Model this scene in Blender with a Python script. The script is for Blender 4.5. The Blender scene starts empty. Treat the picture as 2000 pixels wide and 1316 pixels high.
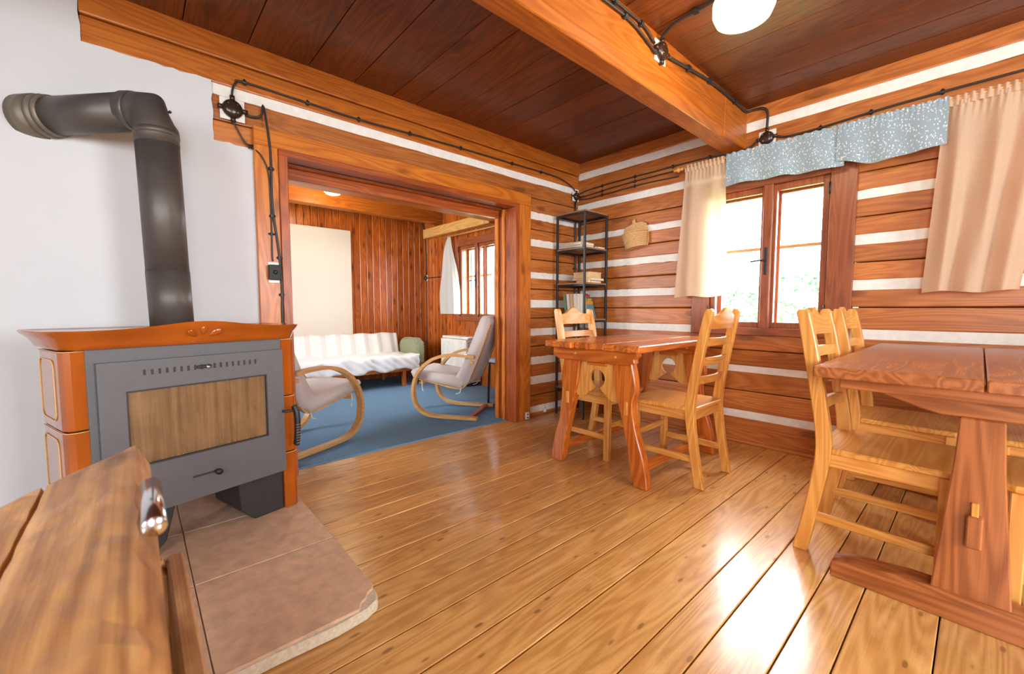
import bpy, bmesh, math, random
from mathutils import Vector, Matrix
random.seed(7)
R = math.radians
sc = bpy.context.scene
col = sc.collection

# ------------------------------------------------------------------ camera, world, exposure, daylight
cam_d = bpy.data.cameras.new('camera'); cam = bpy.data.objects.new('camera', cam_d); col.objects.link(cam)
cam.location = (0, 0, 1.0); cam.rotation_euler = (R(90 - 3.831), 0, R(48.0745 - 90))
cam_d.sensor_width = 36; cam_d.lens = 821.05 / 2000 * 36; cam_d.clip_start = 0.02
cam_d.dof.use_dof = True; cam_d.dof.focus_distance = 2.6; cam_d.dof.aperture_fstop = 5.6
sc.camera = cam
sc.view_settings.view_transform = 'Standard'; sc.view_settings.look = 'None'
sc.view_settings.gamma = 1; sc.view_settings.use_curve_mapping = False
sc.view_settings.exposure = 0.42
w = bpy.data.worlds.new('overcast_sky'); sc.world = w; w.use_nodes = True
w.node_tree.nodes['Background'].inputs[0].default_value = (0.90, 0.96, 1.0, 1)
w.node_tree.nodes['Background'].inputs[1].default_value = 24.0

def area(name, loc, rot, sx, sy, power, colr, portal=False):
    d = bpy.data.lights.new(name, 'AREA'); d.shape = 'RECTANGLE'; d.size = sx; d.size_y = sy
    d.energy = power; d.color = colr
    if portal: d.cycles.is_portal = True
    o = bpy.data.objects.new(name, d); col.objects.link(o); o.location = loc; o.rotation_euler = rot
    return o
DAY = (0.93, 0.97, 1.0)
# portals over the two windows in view
area('window_portal', (3.62, 1.05, 1.38), (0, R(90), 0), 1.1, 0.8, 1, DAY, True)
area('window_portal', (3.62, 4.38, 1.38), (0, R(90), 0), 1.1, 0.8, 1, DAY, True)
# portals over the windows behind the photographer and at the back room's far side
area('window_portal', (-.9, -2.93, 1.45), (R(90), 0, 0), 1.0, 1.2, 1, DAY, True)
area('window_portal', (1.5, -2.93, 1.45), (R(90), 0, 0), 1.0, 1.2, 1, DAY, True)
area('window_portal', (-2.33, -1.0, 1.45), (0, R(-90), 0), 1.2, 1.0, 1, DAY, True)
area('window_portal', (-.71, 4.3, 1.45), (0, R(-90), 0), 1.2, 1.0, 1, DAY, True)

# ------------------------------------------------------------------ materials
MATS = {}
class NT:
    def __init__(s, name):
        s.m = bpy.data.materials.new(name); s.m.use_nodes = True; s.t = s.m.node_tree
        s.b = s.t.nodes['Principled BSDF']; s.out = s.t.nodes['Material Output']
    def n(s, typ, **kw):
        nd = s.t.nodes.new(typ)
        for k, v in kw.items():
            if k.startswith('i_'):
                k2 = k[2:]; nd.inputs[int(k2) if k2.isdigit() else k2].default_value = v
            else: setattr(nd, k, v)
        return nd
    def l(s, a, b): s.t.links.new(a, b)
    def math(s, op, a, b=None):
        nd = s.n('ShaderNodeMath', operation=op)
        for i, v in enumerate((a, b)):
            if v is None: continue
            if isinstance(v, (int, float)): nd.inputs[i].default_value = v
            else: s.l(v, nd.inputs[i])
        return nd.outputs[0]
    def mix(s, fac, a, b, blend='MIX'):
        nd = s.n('ShaderNodeMix', data_type='RGBA', blend_type=blend)
        for v, i in ((fac, 0), (a, 6), (b, 7)):
            if hasattr(v, 'is_linked') or isinstance(v, bpy.types.NodeSocket): s.l(v, nd.inputs[i])
            else: nd.inputs[i].default_value = v if i == 0 else (*v, 1) if len(v) == 3 else v
        return nd.outputs[2]
    def ramp(s, fac, stops):
        nd = s.n('ShaderNodeValToRGB'); e = nd.color_ramp.elements
        while len(e) < len(stops): e.new(0.5)
        for i, (p, c) in enumerate(stops):
            e[i].position = p; e[i].color = (c, c, c, 1) if isinstance(c, (int, float)) else (*c, 1)
        s.l(fac, nd.inputs[0]); return nd.outputs[0]
    def coords(s, rnd=23.0):
        tc = s.n('ShaderNodeTexCoord'); oi = s.n('ShaderNodeObjectInfo')
        ad = s.n('ShaderNodeVectorMath', operation='MULTIPLY_ADD')
        cx = s.n('ShaderNodeCombineXYZ')
        for i in range(3): s.l(oi.outputs['Random'], cx.inputs[i])
        s.l(cx.outputs[0], ad.inputs[0]); ad.inputs[1].default_value = (rnd, rnd * 1.7, rnd * .6); s.l(tc.outputs['Object'], ad.inputs[2])
        return ad.outputs[0], oi.outputs['Random']
    def mapped(s, v, scale):
        mp = s.n('ShaderNodeMapping'); mp.inputs['Scale'].default_value = scale; s.l(v, mp.inputs[0]); return mp.outputs[0]
    def noise(s, v, scale, detail=3, dist=0.0, rough=.5):
        nd = s.n('ShaderNodeTexNoise'); nd.inputs['Scale'].default_value = scale; nd.inputs['Detail'].default_value = detail
        nd.inputs['Distortion'].default_value = dist; nd.inputs['Roughness'].default_value = rough; s.l(v, nd.inputs['Vector']); return nd.outputs[0]
    def bump(s, h, strength, dist=.01):
        bp = s.n('ShaderNodeBump'); bp.inputs['Strength'].default_value = strength; bp.inputs['Distance'].default_value = dist
        s.l(h, bp.inputs['Height']); s.l(bp.outputs[0], s.b.inputs['Normal'])

def srgb(r, g, b):
    f = lambda c: (c / 255 / 12.92) if c / 255 <= .04045 else ((c / 255 + .055) / 1.055) ** 2.4
    return (f(r), f(g), f(b))

def wood(key, light, dark, axis='X', rough=.4, knots=.5, ring=.45, var=.18, ks=1.0, gs=1.0, bumpv=.03, worn=0.0, coat=0.0, kr=.15):
    k = (key, axis)
    if k in MATS: return MATS[k]
    s = NT('%s_%s' % (key, axis.lower())); v, rnd = s.coords()
    def sc3(al, cr):
        return {'X': (al, cr, cr), 'Y': (cr, al, cr), 'Z': (cr, cr, al)}[axis]
    fib = s.noise(s.mapped(v, sc3(.8 * gs, 70 * gs)), 3.0, 5, .1, .6)
    low = s.noise(s.mapped(v, sc3(.6 * gs, 6.0 * gs)), 1.8, 1, .25)
    rg = s.math('SINE', s.math('MULTIPLY', low, 62.0)); rg = s.math('MULTIPLY_ADD', rg, .5); s.t.nodes[-1].inputs[2].default_value = .5
    big = s.noise(s.mapped(v, sc3(.9, 2.2)), 1.4, 2)
    f = s.math('ADD', s.math('MULTIPLY', fib, 1.0 - ring), s.math('MULTIPLY', rg, ring))
    f = s.math('ADD', f, s.math('MULTIPLY', s.math('SUBTRACT', big, .5), .55))
    c = s.mix(s.ramp(f, [(.18, 0.0), (.78, 1.0)]), dark, light)
    if worn:
        wn = s.noise(s.mapped(v, sc3(3.0, 9.0)), 1.6, 4, .3, .6)
        c = s.mix(s.math('MULTIPLY', s.ramp(wn, [(.52, 0.0), (.68, 1.0)]), worn), c, tuple(min(1, x * 1.25 + .10) for x in light))
        c = s.mix(s.math('MULTIPLY', s.ramp(wn, [(.30, 1.0), (.42, 0.0)]), worn * .8), c, tuple(x * .6 for x in dark))
    if knots:
        vo = s.n('ShaderNodeTexVoronoi'); vo.inputs['Scale'].default_value = 2.4 * ks
        dis = s.noise(v, 9, 2); vv = s.n('ShaderNodeVectorMath', operation='MULTIPLY_ADD')
        cx = s.n('ShaderNodeCombineXYZ')
        for i in range(3): s.l(dis, cx.inputs[i])
        s.l(cx.outputs[0], vv.inputs[0]); vv.inputs[1].default_value = (.06 / ks,) * 3; s.l(s.mapped(v, sc3(.55, 1.5)), vv.inputs[2])
        s.l(vv.outputs[0], vo.inputs['Vector'])
        kn = s.ramp(vo.outputs['Distance'], [(kr * .6, 1.0), (kr, 0.0)])
        c = s.mix(s.math('MULTIPLY', kn, knots), c, tuple(x * .28 for x in dark))
        halo = s.ramp(vo.outputs['Distance'], [(kr * .8, 1.0), (kr * 2.1, 0.0)])
        c = s.mix(s.math('MULTIPLY', halo, knots * .35), c, dark)
    hs = s.n('ShaderNodeHueSaturation'); s.l(c, hs.inputs['Color'])
    s.l(s.math('MULTIPLY_ADD', rnd, var * 2), hs.inputs['Value']); s.t.nodes[-1].inputs[2].default_value = 1 - var
    s.l(hs.outputs[0], s.b.inputs['Base Color'])
    s.l(s.math('MULTIPLY_ADD', fib, .04), s.b.inputs['Roughness']); s.t.nodes[-1].inputs[2].default_value = rough - .02
    
    if bumpv: s.bump(fib, bumpv, .003)
    if coat: s.b.inputs['Coat Weight'].default_value = coat; s.b.inputs['Coat Roughness'].default_value = .18
    MATS[k] = s.m; return s.m

def plain(key, c, rough=.5, metal=0.0, nscale=0, namt=.12, bumpv=0, spec=.5, coat=0, sheen=0):
    if key in MATS: return MATS[key]
    s = NT(key); s.b.inputs['Roughness'].default_value = rough; s.b.inputs['Metallic'].default_value = metal
    s.b.inputs['Specular IOR Level'].default_value = spec
    v, rnd = s.coords(5.0)
    n = s.noise(v, nscale or 8, 4)
    c1 = tuple(x * (1 - namt) for x in c); c2 = tuple(min(1, x * (1 + namt)) for x in c)
    s.l(s.mix(s.ramp(n, [(.3, 0.0), (.7, 1.0)]), c1, c2), s.b.inputs['Base Color'])
    if bumpv: s.bump(n, bumpv, .006)
    if coat: s.b.inputs['Coat Weight'].default_value = coat; s.b.inputs['Coat Roughness'].default_value = .06
    if sheen: s.b.inputs['Sheen Weight'].default_value = sheen
    MATS[key] = s.m; return s.m

def emis(key, c, st):
    if key in MATS: return MATS[key]
    s = NT(key); s.b.inputs['Base Color'].default_value = (*c, 1); s.b.inputs['Emission Color'].default_value = (*c, 1)
    s.b.inputs['Emission Strength'].default_value = st; MATS[key] = s.m; return s.m

def cloth(key, c, trans=.4, pattern=None, nscale=200):
    if key in MATS: return MATS[key]
    s = NT(key); v, rnd = s.coords(3.0); s.b.inputs['Roughness'].default_value = .9; s.b.inputs['Sheen Weight'].default_value = .2
    n = s.noise(v, nscale, 2)
    cc = s.mix(s.ramp(n, [(.3, 0.0), (.7, 1.0)]), tuple(x * .9 for x in c), c)
    if pattern == 'leaf':
        vo = s.n('ShaderNodeTexVoronoi'); vo.inputs['Scale'].default_value = 95
        mp = s.mapped(v, (1, 1, .62)); s.l(mp, vo.inputs['Vector'])
        nz = s.noise(v, 45, 2, 1.2)
        spots = s.ramp(s.math('ADD', vo.outputs['Distance'], s.math('MULTIPLY', nz, .35)), [(.42, 1.0), (.52, 0.0)])
        cc = s.mix(spots, cc, srgb(225, 232, 232))
    if pattern == 'stripe':
        sx = s.n('ShaderNodeSeparateXYZ'); s.l(v, sx.inputs[0])
        wv = s.math('SINE', s.math('MULTIPLY', sx.outputs[0], 34.0))
        cc = s.mix(s.ramp(wv, [(.45, 0.0), (.62, 1.0)]), cc, srgb(214, 210, 205))
    if pattern == 'check':
        vo = s.n('ShaderNodeTexChecker'); vo.inputs['Scale'].default_value = 60; s.l(v, vo.inputs['Vector'])
        cc = s.mix(vo.outputs[1], cc, srgb(165, 165, 130))
    s.l(cc, s.b.inputs['Base Color'])
    if trans:
        tr = s.n('ShaderNodeBsdfTranslucent'); s.l(cc, tr.inputs[0]); mx = s.n('ShaderNodeMixShader'); mx.inputs[0].default_value = trans
        s.l(s.b.outputs[0], mx.inputs[1]); s.l(tr.outputs[0], mx.inputs[2]); s.l(mx.outputs[0], s.out.inputs[0])
    s.bump(n, .1, .002)
    MATS[key] = s.m; return s.m

def glass(key, tint=(1, 1, 1), gl=.08):
    if key in MATS: return MATS[key]
    s = NT(key); tr = s.n('ShaderNodeBsdfTransparent'); tr.inputs[0].default_value = (*tint, 1)
    g = s.n('ShaderNodeBsdfGlossy'); g.inputs['Roughness'].default_value = .03
    lw = s.n('ShaderNodeLayerWeight'); lw.inputs[0].default_value = .5
    mx = s.n('ShaderNodeMixShader'); s.l(s.math('MULTIPLY_ADD', s.math('POWER', lw.outputs['Facing'], 4.0), .4), mx.inputs[0]); s.t.nodes[-1].inputs[2].default_value = .02
    s.l(tr.outputs[0], mx.inputs[1]); s.l(g.outputs[0], mx.inputs[2]); s.l(mx.outputs[0], s.out.inputs[0])
    MATS[key] = s.m; return s.m

# palette ------------------------------------------------------------
def LOG(a): return wood('log_wood', srgb(198, 120, 56), srgb(150, 80, 31), a, .40, .6, .3, .14, 1.4, 1.0, .14, kr=.17)
def CEIL(a): return wood('ceiling_wood', srgb(122, 62, 24), srgb(84, 38, 12), a, .34, .6, .35, .14, 1.2)
def BEAM(a): return wood('beam_wood', srgb(196, 112, 38), srgb(150, 76, 22), a, .36, .6, .3, .05, 1.0)
def CASE(a): return wood('casing_wood', srgb(212, 126, 42), srgb(170, 86, 24), a, .32, .7, .35, .10, 1.8, kr=.18)
def CASE2(a): return wood('lining_wood', srgb(176, 88, 34), srgb(132, 58, 20), a, .34, .6, .35, .08, 1.2)
def WIN(a): return wood('window_wood', srgb(160, 88, 50), srgb(120, 60, 32), a, .36, .35, .3, .06)
def PLANK(a): return wood('cladding_wood', srgb(196, 106, 36), srgb(150, 70, 18), a, .30, 1.0, .4, .18, 3.2, kr=.25)
def FLOOR(a): return wood('floor_wood', srgb(222, 170, 100), srgb(190, 132, 68), a, .28, .85, .38, .11, 4.6, 1.0, .04, .30, coat=.5, kr=.13)
def PINE(a): return wood('chair_pine', srgb(230, 166, 86), srgb(204, 130, 52), a, .32, .3, .4, .05, 1.6)
def TAB1(a): return wood('rustic_table_wood', srgb(208, 116, 44), srgb(166, 78, 22), a, .24, .6, .4, .08, 1.5, bumpv=0)
def TAB2(a): return wood('dining_table_wood', srgb(184, 110, 60), srgb(138, 74, 34), a, .26, .4, .4, .06, bumpv=0)
def CHEST(a): return wood('chest_wood', srgb(206, 150, 86), srgb(150, 96, 44), a, .42, .7, .35, .06, 2.4, 1.0, .25, .55)
def BEECH(a): return wood('bent_beech', srgb(206, 160, 104), srgb(178, 128, 74), a, .35, 0, .25, .05)
PLASTER = plain('plaster', srgb(208, 208, 210), .85, 0, 3, .025, .05)
CHINK = plain('chinking_white', srgb(232, 228, 220), .85, 0, 25, .06, .35)
IRON = plain('stove_iron', srgb(92, 90, 92), .55, .0, 60, .05, .04)
DARKIRON = plain('dark_iron', srgb(44, 42, 42), .6, 0, 30, .1)
PIPE = plain('pipe_steel', srgb(88, 82, 76), .45, .35, 14, .10)
def ceramic():
    s = NT('stove_ceramic'); v, r = s.coords(2.0); n = s.noise(v, 4, 3)
    s.l(s.mix(s.ramp(n, [(.3, 0.0), (.7, 1.0)]), srgb(146, 68, 10), srgb(174, 86, 18)), s.b.inputs['Base Color'])
    s.b.inputs['Roughness'].default_value = .16; s.b.inputs['Coat Weight'].default_value = .6; s.b.inputs['Coat Roughness'].default_value = .04
    return s.m
CERAMIC = ceramic()
GILT = plain('gilt_line', srgb(222, 176, 110), .35)
BLACK = plain('black_metal', srgb(32, 32, 34), .45)
BAKE = plain('dark_bakelite', srgb(52, 34, 26), .22)
CABLE = plain('cable_black', srgb(46, 42, 40), .45)
WHITEP = plain('white_plastic', srgb(226, 224, 218), .4)
CHROME = plain('chrome', srgb(214, 216, 222), .14, 1.0, 8, .02)
STEEL = plain('steel_track', srgb(190, 190, 190), .3, .9)
CARPET = plain('carpet_blue', srgb(108, 142, 172), .97, 0, 260, .3, .5, .1)
STONE = plain('hearth_tile_stone', srgb(206, 168, 138), .42, 0, 24, .16, .08)
MORTAR = plain('mortar', srgb(206, 190, 164), .9, 0, 90, .14, .5)
GROUT = plain('grout', srgb(150, 126, 104), .9, 0, 60, .08)
PEACH = cloth('curtain_peach', srgb(236, 206, 174), .45)
BLUECLOTH = cloth('valance_blue', srgb(158, 180, 192), .2, 'leaf')
WHITECL = cloth('curtain_white', srgb(236, 238, 232), .4)
LILAC = cloth('armchair_fabric', srgb(196, 184, 180), 0)
THROW = cloth('sofa_throw', srgb(240, 238, 234), 0, 'stripe')
THROW2 = cloth('sofa_seat_throw', srgb(242, 242, 242), 0)
GREENF = cloth('green_check_fabric', srgb(120, 132, 100), 0, 'check')
PANEL = plain('cream_panel', srgb(218, 210, 196), .6, 0, 2, .02)
HEATER = plain('heater_white', srgb(232, 229, 220), .4)
WICKER = plain('wicker', srgb(206, 160, 108), .7, 0, 60, .15, .4)
SHELFW = wood('shelf_board', srgb(176, 132, 92), srgb(140, 98, 62), 'X', .5, .2, .3, .06)
GLASS = glass('window_glass')
DARKGAP = plain('dark_gap', srgb(40, 24, 14), .9)

# ------------------------------------------------------------------ geometry helpers
def link(name, me, parent=None, loc=(0, 0, 0), rot=(0, 0, 0)):
    o = bpy.data.objects.new(name, me); col.objects.link(o); o.location = loc; o.rotation_euler = rot
    if parent is not None: o.parent = parent
    return o
def tag(o, label=None, cat=None, group=None, kind=None):
    if label: o['label'] = label
    if cat: o['category'] = cat
    if group: o['group'] = group
    if kind: o['kind'] = kind
    return o
def empty(name, loc=(0, 0, 0), rz=0, **kw):
    o = link(name, None, None, loc, (0, 0, rz)); o.empty_display_size = .05
    return tag(o, kw.get('label'), kw.get('cat'), kw.get('group'), kw.get('kind'))
def finish(bm, mat, smooth=False, name='mesh'):
    bmesh.ops.recalc_face_normals(bm, faces=bm.faces)
    me = bpy.data.meshes.new(name); bm.to_mesh(me); bm.free()
    if mat is not None: me.materials.append(mat)
    if smooth:
        for p in me.polygons: p.use_smooth = True
    return me
def bm_box(bm, lo, hi):
    vs = [bm.verts.new((x, y, z)) for x in (lo[0], hi[0]) for y in (lo[1], hi[1]) for z in (lo[2], hi[2])]
    for f in ((0, 1, 3, 2), (4, 6, 7, 5), (0, 4, 5, 1), (2, 3, 7, 6), (0, 2, 6, 4), (1, 5, 7, 3)): bm.faces.new([vs[i] for i in f])
    return vs
BOXC = {}
def box(name, lo, hi, mat, parent=None, bev=.003, rot=None, seg=1, jit=0):
    """box between two corners given in the parent's frame; origin at its centre"""
    c = [(a + b) / 2 for a, b in zip(lo, hi)]; s = [abs(b - a) for a, b in zip(lo, hi)]
    key = (tuple(round(x, 4) for x in s), round(bev, 4), mat.name, seg)
    me = BOXC.get(key) if not jit else None
    if me is None:
        bm = bmesh.new(); bm_box(bm, [-x / 2 for x in s], [x / 2 for x in s])
        if bev: bmesh.ops.bevel(bm, geom=bm.edges[:], offset=min(bev, min(s) * .45), segments=seg, affect='EDGES', profile=.6)
        if jit:
            for v in bm.verts: v.co += Vector((random.uniform(-jit, jit), random.uniform(-jit, jit), random.uniform(-jit, jit)))
        me = finish(bm, mat, False, name)
        if not jit: BOXC[key] = me
    return link(name, me, parent, c, rot or (0, 0, 0))
def boxes(name, lst, mat, parent=None, bev=0):
    bm = bmesh.new()
    for lo, hi in lst: bm_box(bm, lo, hi)
    if bev: bmesh.ops.bevel(bm, geom=bm.edges[:], offset=bev, segments=1, affect='EDGES')
    return link(name, finish(bm, mat), parent)
def prism(name, pts, plane, a, b, mat, parent=None, bev=0, loc=(0, 0, 0), rot=(0, 0, 0), smooth=False):
    """polygon in a plane ('XY','XZ','YZ') extruded from a to b along the third axis"""
    bm = bmesh.new()
    def P(p, t):
        return {'XY': (p[0], p[1], t), 'XZ': (p[0], t, p[1]), 'YZ': (t, p[0], p[1])}[plane]
    va = [bm.verts.new(P(p, a)) for p in pts]; vb = [bm.verts.new(P(p, b)) for p in pts]
    n = len(pts); bm.faces.new(va); bm.faces.new(vb[::-1])
    for i in range(n): bm.faces.new((va[i], va[(i + 1) % n], vb[(i + 1) % n], vb[i]))
    bmesh.ops.recalc_face_normals(bm, faces=bm.faces)
    if bev:
        es = [e for e in bm.edges if len(e.link_faces) == 2 and e.calc_face_angle(0) > .7]
        bmesh.ops.bevel(bm, geom=es, offset=bev, segments=1, affect='EDGES')
    return link(name, finish(bm, mat, smooth), parent, loc, rot)
def sweep(name, pts, section, mat, parent=None, up=(0, 0, 1), smooth=True, caps=True, closed=False):
    """sweep a 2-D section (list of (side, up)) along a path with mitred joints"""
    pts = [Vector(p) for p in pts]; n = len(pts); bm = bmesh.new(); rings = []
    upv = Vector(up)
    for i, p in enumerate(pts):
        if closed: t1 = (p - pts[i - 1]).normalized(); t2 = (pts[(i + 1) % n] - p).normalized()
        else:
            t1 = (p - pts[i - 1]).normalized() if i else (pts[1] - p).normalized()
            t2 = (pts[i + 1] - p).normalized() if i < n - 1 else t1
        t = (t1 + t2).normalized(); k = 1 / max(.35, t.dot(t1))
        if abs(t.dot(upv)) > .95: ref = rings[-1][1] if rings else Vector((1, 0, 0)) if abs(t.x) < .9 else Vector((0, 1, 0))
        else: ref = upv.cross(t)
        if rings and ref.dot(rings[-1][1]) < 0 and up == (0, 0, 1): ref = -ref
        s = (ref - t * ref.dot(t)).normalized(); u = t.cross(s)
        bend = (t2 - t1); bd = bend - t * bend.dot(t)
        ring = []
        for (a, b) in section:
            q = s * a + u * b
            if bd.length > 1e-5:
                d = bd.normalized(); q = q + d * (q.dot(d) * (k - 1))
            ring.append(bm.verts.new(p + q))
        rings.append((ring, s))
    m = len(section)
    rr = range(n) if closed else range(n - 1)
    for i in rr:
        A = rings[i][0]; B = rings[(i + 1) % n][0]
        for j in range(m): bm.faces.new((A[j], A[(j + 1) % m], B[(j + 1) % m], B[j]))
    if caps and not closed:
        bm.faces.new(rings[0][0]); bm.faces.new(rings[-1][0][::-1])
    return link(name, finish(bm, mat, smooth), parent)
def circ(r, n=10): return [(r * math.cos(2 * math.pi * i / n), r * math.sin(2 * math.pi * i / n)) for i in range(n)]
def tube(name, pts, r, mat, parent=None, n=8, smooth=True): return sweep(name, pts, circ(r, n), mat, parent, smooth=smooth)
def lathe(name, prof, mat, parent=None, n=24, loc=(0, 0, 0), rot=(0, 0, 0), smooth=True):
    bm = bmesh.new(); rings = []
    for r, z in prof:
        rings.append([bm.verts.new((r * math.cos(2 * math.pi * i / n), r * math.sin(2 * math.pi * i / n), z)) for i in range(n)] if r > 1e-6 else [bm.verts.new((0, 0, z))])
    for A, B in zip(rings, rings[1:]):
        for i in range(n):
            j = (i + 1) % n
            if len(A) == 1 and len(B) == 1: continue
            if len(A) == 1: bm.faces.new((A[0], B[j], B[i]))
            elif len(B) == 1: bm.faces.new((A[i], A[j], B[0]))
            else: bm.faces.new((A[i], A[j], B[j], B[i]))
    return link(name, finish(bm, mat, smooth), parent, loc, rot)
def grid(name, f, nu, nv, mat, parent=None, thick=0, smooth=True, loc=(0, 0, 0), rot=(0, 0, 0)):
    bm = bmesh.new(); V = [[bm.verts.new(f(i / nu, j / nv)) for j in range(nv + 1)] for i in range(nu + 1)]
    for i in range(nu):
        for j in range(nv): bm.faces.new((V[i][j], V[i + 1][j], V[i + 1][j + 1], V[i][j + 1]))
    o = link(name, finish(bm, mat, smooth), parent, loc, rot)
    if thick: md = o.modifiers.new('thickness', 'SOLIDIFY'); md.thickness = thick; md.offset = 0
    return o
def bez(pts, n=8):
    """smooth path (Catmull-Rom) through points"""
    P = [Vector(p) for p in pts]; P = [P[0] * 2 - P[1]] + P + [P[-1] * 2 - P[-2]]; out = []
    for i in range(1, len(P) - 2):
        for k in range(n):
            t = k / n; a, b, c, d = P[i - 1:i + 3]
            out.append(.5 * ((2 * b) + (c - a) * t + (2 * a - 5 * b + 4 * c - d) * t * t + (3 * b - a - 3 * c + d) * t ** 3))
    out.append(P[-2]); return out
def copy_tree(o, loc=None, rz=None, parent=None):
    c = o.copy(); col.objects.link(c); c.parent = parent
    if loc is not None: c.location = loc
    if rz is not None: c.rotation_euler = (0, 0, rz)
    for ch in [x for x in bpy.data.objects if x.parent == o]: copy_tree(ch, None, None, c)
    return c

XW, YW, ZC = 3.36, 2.745, 2.43       # window wall, doorway wall, ceiling
# ------------------------------------------------------------------ floor
fl = boxes('floor', [((-2.3, -2.9, -.09), (3.56, 5.95, -.032))], DARKGAP); tag(fl, kind='structure')
js = [-2.8, -2.62, -2.44, -2.29, -2.1, -1.94, -1.76, -1.6, -1.42, -1.27, -1.08, -.93, -.76, -.61, -.45, -.30, -.14, .04, .228, .344, .499, .62, .845, .982,
      1.149, 1.29, 1.42, 1.58, 1.71, 1.86, 1.99, 2.14, 2.28, 2.42, 2.56, 2.69, 2.80]
for a, b in zip(js, js[1:]):
    box('plank', (-2.2, a + .002, -.03), (XW, b - .002, random.uniform(-.0015, 0)), FLOOR('X'), fl, .0025)
cp = prism('carpet', [(.694, 2.806), (2.453, 2.806), (2.453, 2.957), (XW - .022, 2.957), (XW - .022, 5.738), (-.598, 5.738), (-.598, 2.957), (.694, 2.957)], 'XY', -.03, .006, CARPET)
tag(cp, 'blue-grey fitted carpet on the floor of the back room', 'carpet')

# ------------------------------------------------------------------ ceiling
ce = boxes('ceiling', [((-2.3, -2.9, ZC + .03), (3.56, 5.95, ZC + .08))], DARKGAP); tag(ce, kind='structure')
xs = [-2.2, -1.93, -1.66, -1.38, -1.1, -.84, -.56, -.3, -.04, .245, .525, .833, 1.105, 1.36, 1.54, 1.80, 2.06, 2.30, 2.53, 2.79, 3.03, 3.2, XW]
for a, b in zip(xs, xs[1:]):
    box('ceiling_board', (a + .002, -2.8, ZC + random.uniform(0, .003)), (b - .002, 1.2, ZC + .028), CEIL('Y'), ce, .002)
    box('ceiling_board', (a + .002, 1.34, ZC + random.uniform(0, .003)), (b - .002, YW + .06, ZC + .028), CEIL('Y'), ce, .002)
for i in range(14):
    a = -.6 + i * .285; box('ceiling_board', (a + .002, 2.93, ZC), (min(a + .283, XW), 5.74, ZC + .028), CEIL('Y'), ce, .002)
# big beam along x with a chamfer on its near lower edge that stops short of the wall
prism('beam', [(1.2, ZC + .01), (1.2, 2.192), (1.226, 2.155), (1.335, 2.155), (1.347, 2.168), (1.347, ZC + .01)], 'YZ', -2.2, 2.98, BEAM('X'), ce, .004)
prism('beam_end', [(1.2, ZC + .01), (1.2, 2.157), (1.204, 2.153), (1.343, 2.153), (1.347, 2.157), (1.347, ZC + .01)], 'YZ', 2.98, XW + .04, BEAM('X'), ce, .003)
for x0 in (3.06,): pass
# back room ceiling beam and its trim batten
box('beam', (-.6, 3.78, 2.035), (XW, 3.94, ZC), BEAM('X'), ce, .006)
box('beam', (-.6, 5.2, 2.21), (XW, 5.34, ZC), BEAM('X'), ce, .006)

# ------------------------------------------------------------------ window wall (right)
WZ0, WZ1 = .80, 1.955
wr = boxes('wall_right', [((3.545, -2.9, -.09), (3.6, .54, 2.5)), ((3.545, 1.56, -.09), (3.6, 3.9, 2.5)), ((3.545, 4.86, -.09), (3.6, 5.95, 2.5)),
     ((3.545, .54, -.09), (3.6, 1.56, WZ0)), ((3.545, .54, WZ1), (3.6, 1.56, 2.5)), ((3.545, 3.9, -.09), (3.6, 4.86, .83)), ((3.545, 3.9, 1.92), (3.6, 4.86, 2.5))], DARKGAP)
tag(wr, kind='structure')
strips = [(.187, .238), (.533, .577), (.815, .87), (1.118, 1.175), (1.40, 1.455), (1.675, 1.722), (1.972, 2.026), (2.274, 2.333)]
SPL = {0: None, 1: .52, 2: .5, 3: .56, 4: .5, 5: .5, 6: .46, 7: None, 8: None}
def segs(z0, z1):
    return [(-2.8, .555), (1.545, 2.93)] if z0 > WZ0 - .02 and z1 < WZ1 + .03 else [(-2.8, 2.93)]
prev = 0.0
for i, (a, b) in enumerate(strips + [(2.46, 2.5)]):
    cut = SPL[i]
    lst = [(prev, a)] if cut is None else [(prev, prev + (a - prev) * cut - .0015), (prev + (a - prev) * cut + .0015, a)]
    for z0, z1 in lst:
        d = random.uniform(-.004, .004)
        for y0, y1 in segs(z0, z1):
            box('log', (XW + d, y0, z0 + .001), (3.545, y1, z1 - .001), LOG('Y'), wr, .009, seg=2)
    if a < 2.4:
        for y0, y1 in segs(a, b):
            n = 40; yy = [y0 + (y1 - y0) * k / n for k in range(n + 1)]
            top = [(y, b + .004 + random.uniform(-.003, .003)) for y in yy]; bot = [(y, a - .004 + random.uniform(-.003, .003)) for y in reversed(yy)]
            prism('chinking', top + bot, 'YZ', XW + .002, XW + .14, CHINK, wr)
    prev = b
br = box('baseboard_right', (XW - .028, -2.8, 0), (XW - .002, 2.72, .022), LOG('Y'), None, .004); tag(br, kind='structure')

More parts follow.
